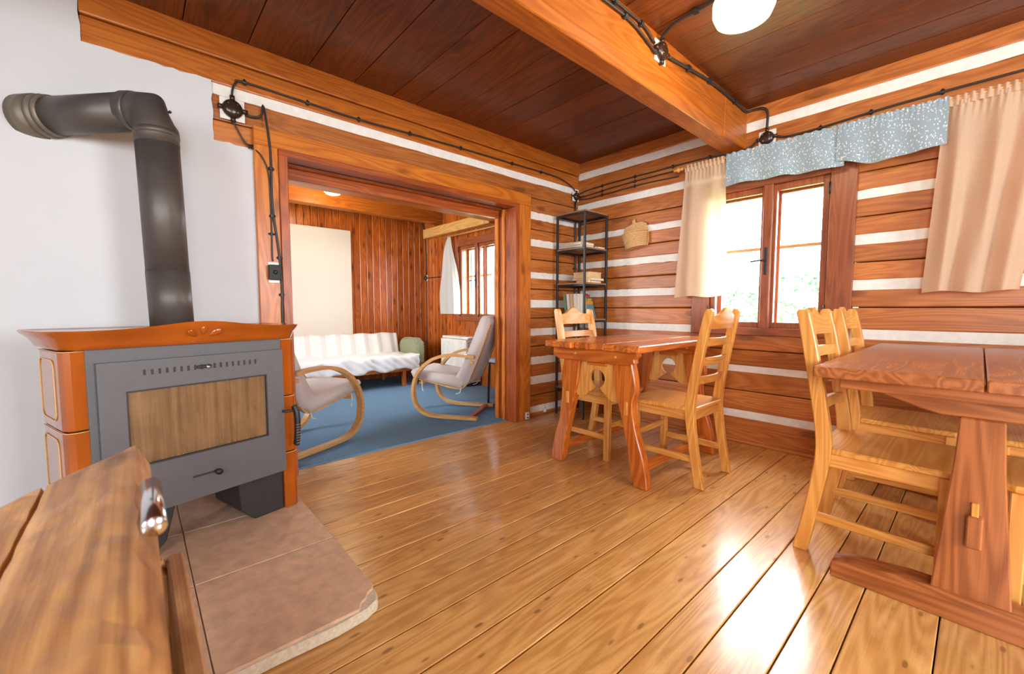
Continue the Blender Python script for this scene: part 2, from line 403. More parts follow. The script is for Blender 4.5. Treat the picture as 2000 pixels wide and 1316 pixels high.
# ------------------------------------------------------------------ doorway wall (left) : plaster, logs, chinking
def jag(pts, step=.03, amp=.005):
    out = []
    for p, q in zip(pts, pts[1:] + pts[:1]):
        L = math.dist(p, q); n = max(1, int(L / step)) if not (abs(p[0]) > 2 or abs(q[0]) > 2 or min(p[1], q[1]) < .01) else 1
        for k in range(n):
            t = k / n; j = amp if n > 1 and k else 0
            out.append((p[0] + (q[0] - p[0]) * t + random.uniform(-j, j), p[1] + (q[1] - p[1]) * t + random.uniform(-j, j)))
    return out
wl = prism('wall_left', jag([(-2.2, -.03), (.55, -.03), (.55, 1.885), (.352, 1.885), (.352, 2.188), (-.122, 2.188), (-.122, ZC + .02), (-2.2, ZC + .02)]), 'XZ', YW - .012, 2.93, PLASTER)
tag(wl, kind='structure')
def llog(x0, x1, z0, z1, cut=None):
    lst = [(z0, z1)] if cut is None else [(z0, z0 + (z1 - z0) * cut - .0015), (z0 + (z1 - z0) * cut + .0015, z1)]
    for a, b in lst:
        d = random.uniform(-.003, .003)
        box('log', (x0, YW + d, a + .001), (x1, 2.93, b - .001), LOG('X'), wl, .009, seg=2)
def lchink(x0, x1, a, b):
    n = 30; xx = [x0 + (x1 - x0) * k / n for k in range(n + 1)]
    prism('chinking', [(x, b + .004 + random.uniform(-.003, .003)) for x in xx] + [(x, a - .004 + random.uniform(-.003, .003)) for x in reversed(xx)], 'XZ', YW + .002, YW + .14, CHINK, wl)
box('log', (-.124, YW - .012, 2.313), (XW, 2.93, ZC + .02), BEAM('X'), wl, .008, seg=2)
box('log', (-.124, YW - .006, 2.183), (XW, 2.93, 2.307), BEAM('X'), wl, .009, seg=2)
lchink(.35, XW, 2.13, 2.183)
llog(.35, XW, 1.998, 2.128); llog(.35, .69, 1.882, 1.995); llog(2.45, XW, 1.872, 1.995)
ls = [(.036, .09), (.302, .374), (.489, .552), (.756, .816), (1.014, 1.08), (1.28, 1.33), (1.57, 1.626), (1.813, 1.87)]
prev = 0.0
for i, (a, b) in enumerate(ls):
    llog(2.47, XW, prev, a, .5 if a - prev > .17 else None); lchink(2.47, XW, a, b); prev = b

# doorway lining and casings
t1 = empty('trim_1', (.69, 2.70, 0), kind='structure')
def tb(name, lo, hi, mat, bev=.003, **k): return box(name, [lo[0] - .69, lo[1] - 2.70, lo[2]], [hi[0] - .69, hi[1] - 2.70, hi[2]], mat, t1, bev, **k)
tb('casing_board', (.528, 2.697, 0), (.645, 2.745, 1.902), CASE('Z'))
tb('casing_board', (.528, 2.695, 1.90), (2.648, 2.745, 2.0), CASE('X'))
tb('casing_board', (2.50, 2.697, 0), (2.648, 2.745, 1.90), CASE('Z'))
tb('lining_board', (.645, 2.685, 0), (.692, 2.945, 1.868), CASE2('Z'))
tb('lining_board', (2.455, 2.685, 0), (2.502, 2.945, 1.868), CASE2('Z'))
tb('lining_board', (.645, 2.685, 1.866), (2.502, 2.79, 1.903), CASE2('X'))
tb('lining_board', (.645, 2.86, 1.866), (2.502, 2.945, 1.903), CASE2('X'))
tb('lining_stop', (.69, 2.90, 1.80), (2.456, 2.94, 1.866), CASE2('X'))
tb('lining_stop', (2.435, 2.82, 0), (2.456, 2.85, 1.866), CASE('Z'))
tb('lining_stop', (2.43, 2.90, 0), (2.456, 2.94, 1.80), CASE('Z'))
tb('sliding_track', (.69, 2.795, 1.872), (2.456, 2.812, 1.905), STEEL, .001)
tb('sliding_track', (.69, 2.838, 1.872), (2.456, 2.855, 1.905), STEEL, .001)
tb('casing_board', (.528, 2.925, 0), (.645, 2.955, 1.902), CASE('Z'))
tb('casing_board', (2.50, 2.925, 0), (2.648, 2.955, 1.90), CASE('Z'))
tb('casing_board', (.528, 2.925, 1.90), (2.648, 2.955, 2.0), CASE('X'))

# ------------------------------------------------------------------ window in the log wall
def make_window(name, yc, y0, y1, z0, z1, xin, bars=True, casew=.135):
    """box window: casing in the wall plane, inner sashes, outer sashes with a glazing bar"""
    W = empty(name, (xin, yc, z0), kind='structure')
    def b(nm, lo, hi, mat, par=None, bev=.003):
        return box(nm, (lo[0] - xin, lo[1] - yc, lo[2] - z0), (hi[0] - xin, hi[1] - yc, hi[2] - z0), mat, par or W, bev)
    ya, yb = y0 + casew, y1 - casew
    b('casing_board', (xin - .02, y0, z0), (xin + .05, ya, z1), WIN('Z')); b('casing_board', (xin - .02, yb, z0), (xin + .05, y1, z1), WIN('Z'))
    b('casing_board', (xin - .02, ya, z1 - .09), (xin + .05, yb, z1), WIN('Y')); b('sill', (xin - .04, ya - .02, z0), (xin + .05, yb + .02, z0 + .055), WIN('Y'))
    b('reveal_board', (xin + .05, ya - .02, z0), (xin + .18, ya, z1), BEECH('Z')); b('reveal_board', (xin + .05, yb, z0), (xin + .18, yb + .02, z1), BEECH('Z'))
    b('reveal_board', (xin + .05, ya, z0), (xin + .18, yb, z0 + .035), BEECH('Y')); b('reveal_board', (xin + .05, ya, z1 - .06), (xin + .18, yb, z1 - .03), BEECH('Y'))
    zb, zt = z0 + .055, z1 - .09
    def sash(x, ya, yb, sw, bar, off):
        me = boxes('sash', [((x - xin, ya - yc, zb - z0), (x + .035 - xin, ya + sw - yc, zt - z0)), ((x - xin, yb - sw - yc, zb - z0), (x + .035 - xin, yb - yc, zt - z0)),
            ((x - xin, ya + sw - yc, zb - z0), (x + .035 - xin, yb - sw - yc, zb + sw * 1.1 - z0)), ((x - xin, ya + sw - yc, zt - sw * 1.2 - z0), (x + .035 - xin, yb - sw - yc, zt - z0))], WIN('Z'), W, .003)
        box('pane', (x + .012 - xin, ya + sw - .004 - yc, zb + sw - z0), (x + .016 - xin, yb - sw + .004 - yc, zt - sw - z0), GLASS, me, 0)
        if bar:
            zm = zb + (zt - zb) * .58
            box('glazing_bar', (x - xin, ya + sw - yc, zm - .011 - z0), (x + .03 - xin, yb - sw - yc, zm + .011 - z0), BEECH('Y'), me, .002)
        return me
    s1 = sash(xin + .002, ya + .004, yc - .012, .036, False, 0); s2 = sash(xin + .002, yc + .012, yb - .004, .036, False, 0)
    sash(xin + .125, ya + .004, yc - .008, .034, bars, 0); sash(xin + .125, yc + .008, yb - .004, .034, bars, 0)
    m = b('meeting_stile', (xin - .028, yc - .03, zb - .01), (xin + .0015, yc + .03, zt + .005), WIN('Z'), None, .006)
    h = box('handle_plate', (-.034, -.011, .43), (-.028, .011, .62), BLACK, W, .003)
    tube('handle_lever', [(-.034, 0, .53), (-.06, 0, .53), (-.062, .02, .53), (-.062, .085, .525)], .006, BLACK, h).matrix_parent_inverse = Matrix.Translation(-Vector(h.location))
    for zz in (.14, .92):
        for s, ysd in ((1, ya), (-1, yb)):
            tube('hinge', [(-.026, ysd - yc, zz), (-.026, ysd - yc, zz + .075)], .0055, BLACK, W)
    return W
make_window('window_1', 1.03, .545, 1.555, .81, 1.95, XW - .01)
make_window('window_2', 4.38, 3.90, 4.86, .84, 1.93, XW - .03, True, .09)

# ------------------------------------------------------------------ back room cladding
wb = boxes('wall_back', [((-.7, 5.775, -.09), (3.6, 5.85, 2.5))], DARKGAP); tag(wb, kind='structure')
x = XW
while x > -.6:
    wd = random.choice((.085, .092, .098))
    box('cladding_plank', (x - wd + .0015, 5.742 + random.uniform(0, .002), 0), (x - .0015, 5.776, ZC), PLANK('Z'), wb, .006); x -= wd
y = 5.742
while y > 2.96:
    wd = random.choice((.085, .092, .098)); y0 = max(y - wd, 2.956)
    spans = [(0, ZC)]
    if y0 < 4.84 and y > 3.92: spans = [(0, .85), (1.92, ZC)]
    for a, b in spans: box('cladding_plank', (XW - .02 + random.uniform(0, .002), y0 + .0015, a), (XW + .012, y - .0015, b), PLANK('Z'), wr, .006)
    if len(spans) == 1 or True: pass
    y = y0
boxes('cladding_backing', [((XW + .012, 2.94, -.03), (3.545, 3.9, ZC)), ((XW + .012, 4.86, -.03), (3.545, 5.78, ZC)), ((XW + .012, 3.9, -.03), (3.545, 4.86, .84)), ((XW + .012, 3.9, 1.93), (3.545, 4.86, ZC))], DARKGAP, wr)
bw = boxes('wall_side', [((-.7, 2.93, -.09), (-.6, 3.8, 2.5)), ((-.7, 4.8, -.09), (-.6, 5.85, 2.5)), ((-.7, 3.8, -.09), (-.6, 4.8, .85)), ((-.7, 3.8, 2.05), (-.6, 4.8, 2.5))], PLANK('Z')); tag(bw, kind='structure')
pw = box('wall_partition', (-.6, 2.931, 0), (.527, 2.95, ZC), PLANK('X'), None, 0); tag(pw, kind='structure')
pw2 = box('wall_partition', (.53, 2.931, 2.0), (XW - .02, 2.95, ZC), PLANK('X'), None, 0); tag(pw2, kind='structure')
pw3 = box('wall_partition', (2.65, 2.931, 0), (XW - .02, 2.95, 1.999), PLANK('X'), None, 0); tag(pw3, kind='structure')

# walls behind the photographer, each with its window opening
wf = boxes('wall_front', [((-2.3, -2.92, -.09), (-1.4, -2.8, 2.5)), ((-.4, -2.92, -.09), (1.0, -2.8, 2.5)), ((2.0, -2.92, -.09), (3.6, -2.8, 2.5)),
     ((-1.4, -2.92, -.09), (-.4, -2.8, .85)), ((-1.4, -2.92, 2.05), (-.4, -2.8, 2.5)), ((1.0, -2.92, -.09), (2.0, -2.8, .85)), ((1.0, -2.92, 2.05), (2.0, -2.8, 2.5))], PLASTER); tag(wf, kind='structure')
ws = boxes('wall_entry', [((-2.32, -2.8, -.09), (-2.2, -1.5, 2.5)), ((-2.32, -.5, -.09), (-2.2, 2.95, 2.5)), ((-2.32, -1.5, -.09), (-2.2, -.5, .85)), ((-2.32, -1.5, 2.05), (-2.2, -.5, 2.5))], PLASTER); tag(ws, kind='structure')

# ------------------------------------------------------------------ hearth slab with stone tiles
hs = empty('hearth_slab', (.02, 1.9, 0), label='low slab of pinkish stone tiles under the wood stove with a chipped corner', cat='hearth')
def hp(pts): return [(p[0] - .02, p[1] - 1.9) for p in pts]
prism('mortar_base', hp([(-.55, 1.262), (-.3, 1.259), (0, 1.263), (.25, 1.266), (.42, 1.258), (.515, 1.268), (.56, 1.29), (.575, 1.33), (.582, 1.5), (.585, 1.8), (.59, 2.1), (.592, 2.36), (.56, 2.69), (-.55, 2.69)]), 'XY', 0, .037, MORTAR, hs, .006)
TW = .004
for (x0, x1) in ((-.55, .112), (.116, .583)):
    for (y0, y1) in ((1.285, 1.765), (1.771, 2.222), (2.228, 2.68)):
        if x0 > 0 and y0 < 1.3: pts = [(x0, y0 - .01), (.492, y0 - .008), (.513, y0 + .022), (.530, y0 + .030), (.545, y0 + .052), (.566, y0 + .062), (x1 - .006, y0 + .082), (x1, y1), (x0, y1)]
        else: pts = [(x0, y0), (x1, y0), (x1, y1), (x0, y1)]
        prism('tile', hp(pts), 'XY', .030, .0455, STONE, hs, .002)

# ------------------------------------------------------------------ tiled wood stove
stv = empty('wood_stove', (.191, 2.097, .0455), R(15.3), label='wood-burning stove with orange glazed tiles and a grey iron door', cat='stove')
boxes('firebox', [((-.334, .0, .19), (-.325, .31, .815)), ((.311, .0, .19), (.32, .31, .815)), ((-.325, .0, .765), (.311, .31, .815)), ((-.325, .30, .19), (.311, .31, .765)), ((-.325, .0, .19), (.311, .31, .205))], IRON, stv, .001)
boxes('front_frame', [((-.334, -.006, .19), (-.29, 0, .815)), ((.28, -.006, .19), (.32, 0, .815)), ((-.29, -.006, .72), (.28, 0, .815)), ((-.29, -.006, .19), (.28, 0, .23))], IRON, stv)
# corrugated firebrick lining
n = 46; pts = []
for k in range(n + 1):
    u = -.3 + .6 * k / n; pts.append((u, .265 if k % 2 else .272))
BRICK = plain('firebrick', srgb(196, 162, 116), .9, 0, 14, .25)
prism('firebrick_back', pts + [(.3, .299), (-.3, .299)], 'XY', .206, .764, BRICK, stv)
boxes('firebrick_base', [((-.322, .004, .205), (.308, .264, .27)), ((-.322, .02, .27), (-.30, .264, .76)), ((.285, .02, .27), (.308, .264, .76))], BRICK, stv, .002)
# door with window
dr = boxes('door', [((-.313, -.028, .197), (.316, -.006, .38)), ((-.313, -.028, .662), (.316, -.006, .768)), ((-.313, -.028, .38), (-.24, -.006, .662)), ((.243, -.028, .38), (.316, -.006, .662))], IRON, stv)
def soot():
    s = NT('sooty_glass'); v, r = s.coords(1.0)
    st = s.noise(s.mapped(v, (34, 1, 1.2)), 2.0, 4, .2); cl = s.noise(v, 6, 4, .5)
    fac = s.ramp(s.math('ADD', s.math('MULTIPLY', st, .6), s.math('MULTIPLY', cl, .4)), [(.3, .25), (.62, .75)])
    tr = s.n('ShaderNodeBsdfTransparent'); tr.inputs[0].default_value = (.80, .68, .50, 1)
    s.b.inputs['Base Color'].default_value = (*srgb(150, 116, 80), 1); s.b.inputs['Roughness'].default_value = .35
    mx = s.n('ShaderNodeMixShader'); s.l(s.math('SUBTRACT', 1.0, fac), mx.inputs[0]); s.l(s.b.outputs[0], mx.inputs[1]); s.l(tr.outputs[0], mx.inputs[2])
    g = s.n('ShaderNodeBsdfGlossy'); g.inputs['Roughness'].default_value = .06; m2 = s.n('ShaderNodeMixShader'); m2.inputs[0].default_value = .07
    s.l(mx.outputs[0], m2.inputs[1]); s.l(g.outputs[0], m2.inputs[2]); s.l(m2.outputs[0], s.out.inputs[0]); return s.m
box('window_pane', (-.244, -.017, .376), (.247, -.012, .666), soot(), dr, 0)
boxes('glass_gasket', [((-.241, -.0275, .379), (.244, -.0165, .386)), ((-.241, -.0275, .656), (.244, -.0165, .663)), ((-.241, -.0275, .386), (-.235, -.0165, .656)), ((.238, -.0275, .386), (.244, -.0165, .656))], DARKIRON, dr)
vs = boxes('vent_slot', [((-.186 + k * .0225 - .004, -.0286, .714), (-.186 + k * .0225 + .004, -.0275, .734)) for k in range(18)], DARKIRON, dr); vs['kind'] = 'stuff'
lv = box('vent_lever', (-.025, -.040, .718), (.025, -.028, .732), DARKIRON, dr, .004); tube('lever_knob', [(.008, -.038, .725), (.008, -.058, .725)], .0075, CHROME, dr)
box('air_slot', (-.055, -.0288, .284), (.03, -.0278, .292), DARKIRON, dr, 0)
lathe('air_knob', [(0, 0), (.006, 0), (.006, .012), (.012, .016), (.012, .026), (0, .029)], BLACK, dr, 16, (.03, -.028, .288), (R(90), 0, 0))
hd = sweep('door_handle', bez([(.349, -.052, .500), (.352, -.066, .47), (.353, -.070, .41), (.352, -.064, .345), (.351, -.058, .315)], 5), [(-.011, -.009), (.011, -.009), (.013, 0), (.011, .009), (-.011, .009), (-.013, 0)], BLACK, stv, up=(1, 0, 0))
tube('handle_bar', [(.306, -.020, .478), (.318, -.045, .478), (.350, -.056, .478)], .006, DARKIRON, hd)
for k in range(8): box('grip_rib', (.341, -.0835, .325 + k * .0125), (.363, -.077, .3285 + k * .0125), STEEL, hd, .001)
# base plinths
for s in (-1, 1):
    prism('plinth', [(.10 * s if s < 0 else .125, .195), (.32 * s, .195), (.32 * s, 0), (.19 * s, 0), (.135 * s, .055)], 'XZ', .012, .27, DARKIRON, stv, .004)
# ceramic tile columns
for s in (-1, 1):
    foot = [(.322, .0), (.368, -.004), (.384, .006), (.392, .03), (.394, .10), (.394, .26), (.388, .295), (.372, .31), (.322, .31)]
    for (z0, z1) in ((0, .269), (.273, .540), (.544, .812)):
        t = prism('ceramic_tile', [(s * x if True else x, yv) for x, yv in foot], 'XY', z0, z1, CERAMIC, stv, .004)
        if s < 0:
            zz0, zz1 = z0 + .03, z1 - .03; uu = -.3955; rr = .03
            path = []
            for (cy, cz, a0) in ((.072 + rr, zz0 + rr, 180), (.265 - rr, zz0 + rr, 270), (.265 - rr, zz1 - rr, 0), (.072 + rr, zz1 - rr, 90)):
                for q in range(5):
                    a = R(a0 + q * 22.5); path.append((uu, cy + rr * math.cos(a), cz + rr * math.sin(a)))
            sweep('gilt_line', path, circ(.0018, 6), GILT, t, up=(1, 0, 0), closed=True)
        pth = [(s * .322, -.0015, z1 - .0005), (s * .368, -.0055, z1 - .0005), (s * .3855, .0045, z1 - .0005), (s * .394, .03, z1 - .0005), (s * .3955, .10, z1 - .0005), (s * .3955, .26, z1 - .0005)]
        tube('gilt_edge', pth, .0016, GILT, t, 6)
# cornice: flared ceramic top with a humped front and a petal ornament
def cornice():
    bm = bmesh.new(); rings = []
    prof = [(0, 0.0), (.010, .004), (.016, .018), (.026, .036), (.044, .052), (.05, .060), (.046, .066)]
    nf = 20
    for k, (o, h) in enumerate(prof):
        ring = []; w0, yb = .385, .33
        t = h / .066
        loop = [(-w0 - o, yb), (-w0 - o, .035), (-w0 + .03 - o * .2, -.012 - o)]
        loop += [(-.34 + .68 * i / nf, -.016 - o) for i in range(nf + 1)]
        loop += [(w0 - .03 + o * .2, -.012 - o), (w0 + o, .035), (w0 + o, yb)]
        for (x, yy) in loop:
            hump = .026 * math.exp(-(x / .17) ** 2) * t if yy < .0 else 0
            ring.append(bm.verts.new((x, yy, .815 + h + hump)))
        rings.append(ring)
    m = len(rings[0])
    for A, B in zip(rings, rings[1:]):
        for i in range(m): bm.faces.new((A[i], A[(i + 1) % m], B[(i + 1) % m], B[i]))
    bm.faces.new(rings[0])
    # top: inner ring lowered slightly
    top = rings[-1]; inner = [bm.verts.new((v.co.x * .93, v.co.y * .93 + .012, .877)) for v in top]
    for i in range(m): bm.faces.new((top[i], top[(i + 1) % m], inner[(i + 1) % m], inner[i]))
    bm.faces.new(inner[::-1])
    return link('cornice', finish(bm, CERAMIC, True), stv)
cn = cornice(); md = cn.modifiers.new('es', 'EDGE_SPLIT'); md.split_angle = R(50)
for ang, L in ((0, .042), (58, .056), (-58, .056)):
    bmx = bmesh.new(); bmesh.ops.create_uvsphere(bmx, u_segments=12, v_segments=8, radius=1)
    for v in bmx.verts: v.co = Vector((v.co.x * .0125 * (1 + v.co.z * .4), v.co.y * .007, v.co.z * L / 2))
    a = R(ang); c0 = (.0 + math.sin(a) * .044, -.046, .849 + math.cos(a) * .020)
    link('petal', finish(bmx, CERAMIC, True), cn, c0, (R(32), a, 0))

# ------------------------------------------------------------------ stove pipe
pp = empty('stove_pipe', (.12, 2.36, .92), label='dark steel flue pipe bending from the stove into the white wall', cat='pipe')
def pt(*a): return [Vector(p) - Vector((.12, 2.36, .92)) for p in a]
pr = .075
tube('lower_pipe', pt((.124, 2.358, .9235), (.118, 2.359, 1.16)), pr + .0015, PIPE, pp, 32)
tube('upper_pipe', pt((.118, 2.359, 1.155), (.106, 2.36, 1.70)), pr, PIPE, pp, 32)
e1, e2, e3, e4 = (.106, 2.36, 1.69), (.1045, 2.361, 1.745), (.080, 2.385, 1.822), (.02, 2.446, 1.832)
tube('elbow_segment', pt((.1055, 2.36, 1.72), e2), pr + .003, PIPE, pp, 32)
sweep('elbow_segment', pt(e1, e2, e3, e4), circ(pr + .0015, 32), PIPE, pp, smooth=True)
tube('elbow_segment', pt((.05, 2.416, 1.8275), (.034, 2.432, 1.8298)), pr + .003, PIPE, pp, 32)
e5 = (-.285, 2.757, 1.818)
tube('horizontal_pipe', pt((.04, 2.4265, 1.829), e5), pr, PIPE, pp, 32)
dv = (Vector(e5) - Vector((.04, 2.4265, 1.829))).normalized(); p5 = Vector(e5)
for (a, b, r) in ((.105, .088, pr + .007), (.078, .060, pr + .011), (.050, -.02, pr + .014)):
    tube('wall_collar', pt(tuple(p5 - dv * a), tuple(p5 - dv * b)), r, plain('collar_steel', srgb(120, 110, 96), .5, .3), pp, 32)
for (q) in ((.105, 2.40, 1.895), (.152, 2.36, 1.838)):
    lathe('screw', [(0, 0), (.006, 0), (.006, .006), (0, .008)], DARKIRON, pp, 8, tuple(Vector(q) - Vector((.12, 2.36, .92))), (R(-40), R(30), 0))

# ------------------------------------------------------------------ firewood chest in the foreground
ch = empty('firewood_chest', (-.17, .47, 0), label='worn wooden chest in the foreground with a raised lid and chrome handle', cat='chest')
def cb(nm, lo, hi, ax, bev=.004): return box(nm, (lo[0] + .17, lo[1] - .47, lo[2]), (hi[0] + .17, hi[1] - .47, hi[2]), CHEST(ax), ch, bev, jit=.0012)
for k in range(3):
    z0, z1 = .02 + k * .197, .02 + (k + 1) * .197 - .003
    cb('side_board', (.020, .10, z0), (.043, .85, z1), 'Y'); cb('side_board', (-.385, .10, z0), (-.362, .85, z1), 'Y')
    cb('end_board', (-.362, .827, z0), (.020, .85, z1), 'X'); cb('end_board', (-.362, .10, z0), (.020, .123, z1), 'X')
cb('bottom_board', (-.362, .123, .03), (.020, .827, .05), 'Y')
cb('corner_post', (.002, .802, .03), (.0195, .8265, .60), 'Z'); cb('corner_post', (-.3615, .802, .03), (-.34, .8265, .60), 'Z')
TL = R(22); ux, uz = math.cos(TL), math.sin(TL)
def lidpt(d, n): return (-.006 - d * ux + n * uz, .80 - d * uz - n * ux)   # d back from the front edge, n below the top face
def lid_board(d0, d1, th=.043):
    pts = []
    ny, nx = 26, max(3, int((d1 - d0) / .02))
    bm = bmesh.new(); T = []; B = []
    for i in range(nx + 1):
        rowT, rowB = [], []
        for j in range(ny + 1):
            d = d0 + .002 + (d1 - d0 - .004) * i / nx; y = .10 + .75 * j / ny
            e = min(i, nx - i) == 0 or min(j, ny - j) == 0
            wob = random.uniform(0, .0025) + (.004 if e else 0)
            dd = d + (random.uniform(-.0015, .0035) if i == 0 and d0 == 0 else 0)
            x, z = lidpt(dd, wob); rowT.append(bm.verts.new((x + .17, y - .47, z)))
            x, z = lidpt(d, th); rowB.append(bm.verts.new((x + .17, y - .47, z)))
        T.append(rowT); B.append(rowB)
    for i in range(nx):
        for j in range(ny):
            bm.faces.new((T[i][j], T[i + 1][j], T[i + 1][j + 1], T[i][j + 1])); bm.faces.new((B[i][j], B[i][j + 1], B[i + 1][j + 1], B[i + 1][j]))
    for j in range(ny):
        bm.faces.new((T[0][j], T[0][j + 1], B[0][j + 1], B[0][j])); bm.faces.new((T[nx][j], B[nx][j], B[nx][j + 1], T[nx][j + 1]))
    for i in range(nx):
        bm.faces.new((T[i][0], B[i][0], B[i + 1][0], T[i + 1][0])); bm.faces.new((T[i][ny], T[i + 1][ny], B[i + 1][ny], B[i][ny]))
    return link('lid_board', finish(bm, CHEST('Y')), ch)
l1 = lid_board(0, .105); lid_board(.107, .255); lid_board(.257, .40)
hx, hz = lidpt(-.0115, .002)
lathe('lid_handle', [(0, 0), (.0088, 0), (.0095, .001), (.0095, .119), (.0088, .12), (0, .12)], CHROME, l1, 24, (hx + .17, .612 - .47, hz), (R(90), 0, 0))
lathe('hinge_pin', [(0, 0), (.006, 0), (.006, .06), (0, .06)], BLACK, ch, 12, (-.392 + .17, .72 - .47, .612), (R(90), 0, 0))

# ------------------------------------------------------------------ pine ladder-back chairs
def make_chair():
    c = empty('dining_chair')
    hw = .203; th = .036
    # curved back posts: profile in the y-z plane, chair faces +y
    back = [(-.262, 0), (-.225, .2), (-.200, .40), (-.204, .52), (-.232, .70), (-.264, .88), (-.284, .985)]
    front = [(-.212, 0), (-.178, .2), (-.148, .40), (-.150, .50), (-.182, .70), (-.216, .88), (-.240, .985)]
    bp = [(p.x, p.y) for p in bez([(a, b, 0) for a, b in back], 3)]; fp = [(p.x, p.y) for p in bez([(a, b, 0) for a, b in front], 3)]
    poly = bp + [(-.276, 1.0), (-.250, 1.0)] + fp[::-1]
    for s in (-1, 1):
        prism('back_post', poly, 'YZ', s * hw - (th if s > 0 else 0), s * hw + (th if s < 0 else 0), PINE('Z'), c, .004)
        box('front_leg', (s * .196 - (.04 if s > 0 else 0), .155, 0), (s * .196 + (.04 if s < 0 else 0), .195, .425), PINE('Z'), c, .004)
        box('seat_rail', (s * .185 - (.022 if s > 0 else 0), -.160, .370), (s * .185 + (.022 if s < 0 else 0), .16, .425), PINE('Y'), c, .003)
        box('stretcher', (s * .186 - (.02 if s > 0 else 0), -.20, .135), (s * .186 + (.02 if s < 0 else 0), .165, .17), PINE('Y'), c, .003)
    box('seat_rail', (-.16, .160, .370), (.16, .186, .425), PINE('X'), c, .003)
    box('seat_rail', (-.17, -.185, .370), (.17, -.163, .425), PINE('X'), c, .003)
    box('stretcher', (-.17, .165, .215), (.17, .185, .25), PINE('X'), c, .003)
    # seat board
    st = [(-.165, -.16), (-.165, -.2), (.165, -.2), (.165, -.16), (.203, -.145), (.212, .10), (.210, .185), (.196, .210), (.165, .222), (.08, .229), (-.08, .229), (-.165, .222), (-.196, .210), (-.210, .185), (-.212, .10), (-.203, -.145)]
    prism('seat', st, 'XY', .426, .450, PINE('X'), c, .005)
    # arched crest and curved slats between the posts
    def slat(name, z0, z1, arch, y):
        bm = bmesh.new(); n = 16; rows = []
        for i in range(n + 1):
            x = -(hw - th + .003) + 2 * (hw - th + .003) * i / n; t = x / (hw - th)
            bow = -.022 * (1 - t * t); zt = z1 + arch * math.exp(-(t / .42) ** 2 * 1.1) if arch else z1
            dy = (z1 - z0) * -.17
            rows.append([bm.verts.new((x, y + bow - .010, z0)), bm.verts.new((x, y + bow + .010, z0)), bm.verts.new((x, y + bow + dy + .010, zt)), bm.verts.new((x, y + bow + dy - .010, zt))])
        for A, B in zip(rows, rows[1:]):
            for k in range(4): bm.faces.new((A[k], A[(k + 1) % 4], B[(k + 1) % 4], B[k]))
        bm.faces.new(rows[0]); bm.faces.new(rows[-1][::-1])
        return link(name, finish(bm, PINE('X')), c)
    slat('crest_rail', .89, .962, .048, -.243)
    slat('back_slat', .795, .838, 0, -.224); slat('back_slat', .685, .728, 0, -.204); slat('back_slat', .578, .620, 0, -.184)
    return c
ch0 = make_chair(); GR = 'pine ladder-back dining chairs'
spots = [((2.455, 1.775, 0), R(180), 'pine ladder-back chair at the far left end of the rustic table, beside the bookshelf'),
         ((2.485, 1.235, 0), 0, 'pine ladder-back chair at the near end of the rustic table, back toward the window'),
         ((2.225, .222, 0), R(180), 'nearest pine ladder-back chair with a plank seat pushed under the big dining table'),
         ((2.905, .235, 0), R(180), 'pine ladder-back chair half hidden behind the nearest chair, close to the log wall'),
         ((2.225, -.285, 0), 0, 'pine chair cut off by the right frame edge, behind the table pedestal'),
         ((2.905, -.265, 0), 0, 'pine chair on the far side of the big table against the log wall')]
for i, (loc, rz, lab) in enumerate(spots):
    o = ch0 if i == 0 else copy_tree(ch0)
    o.location = loc; o.rotation_euler = (0, 0, rz); tag(o, lab, 'chair', GR)

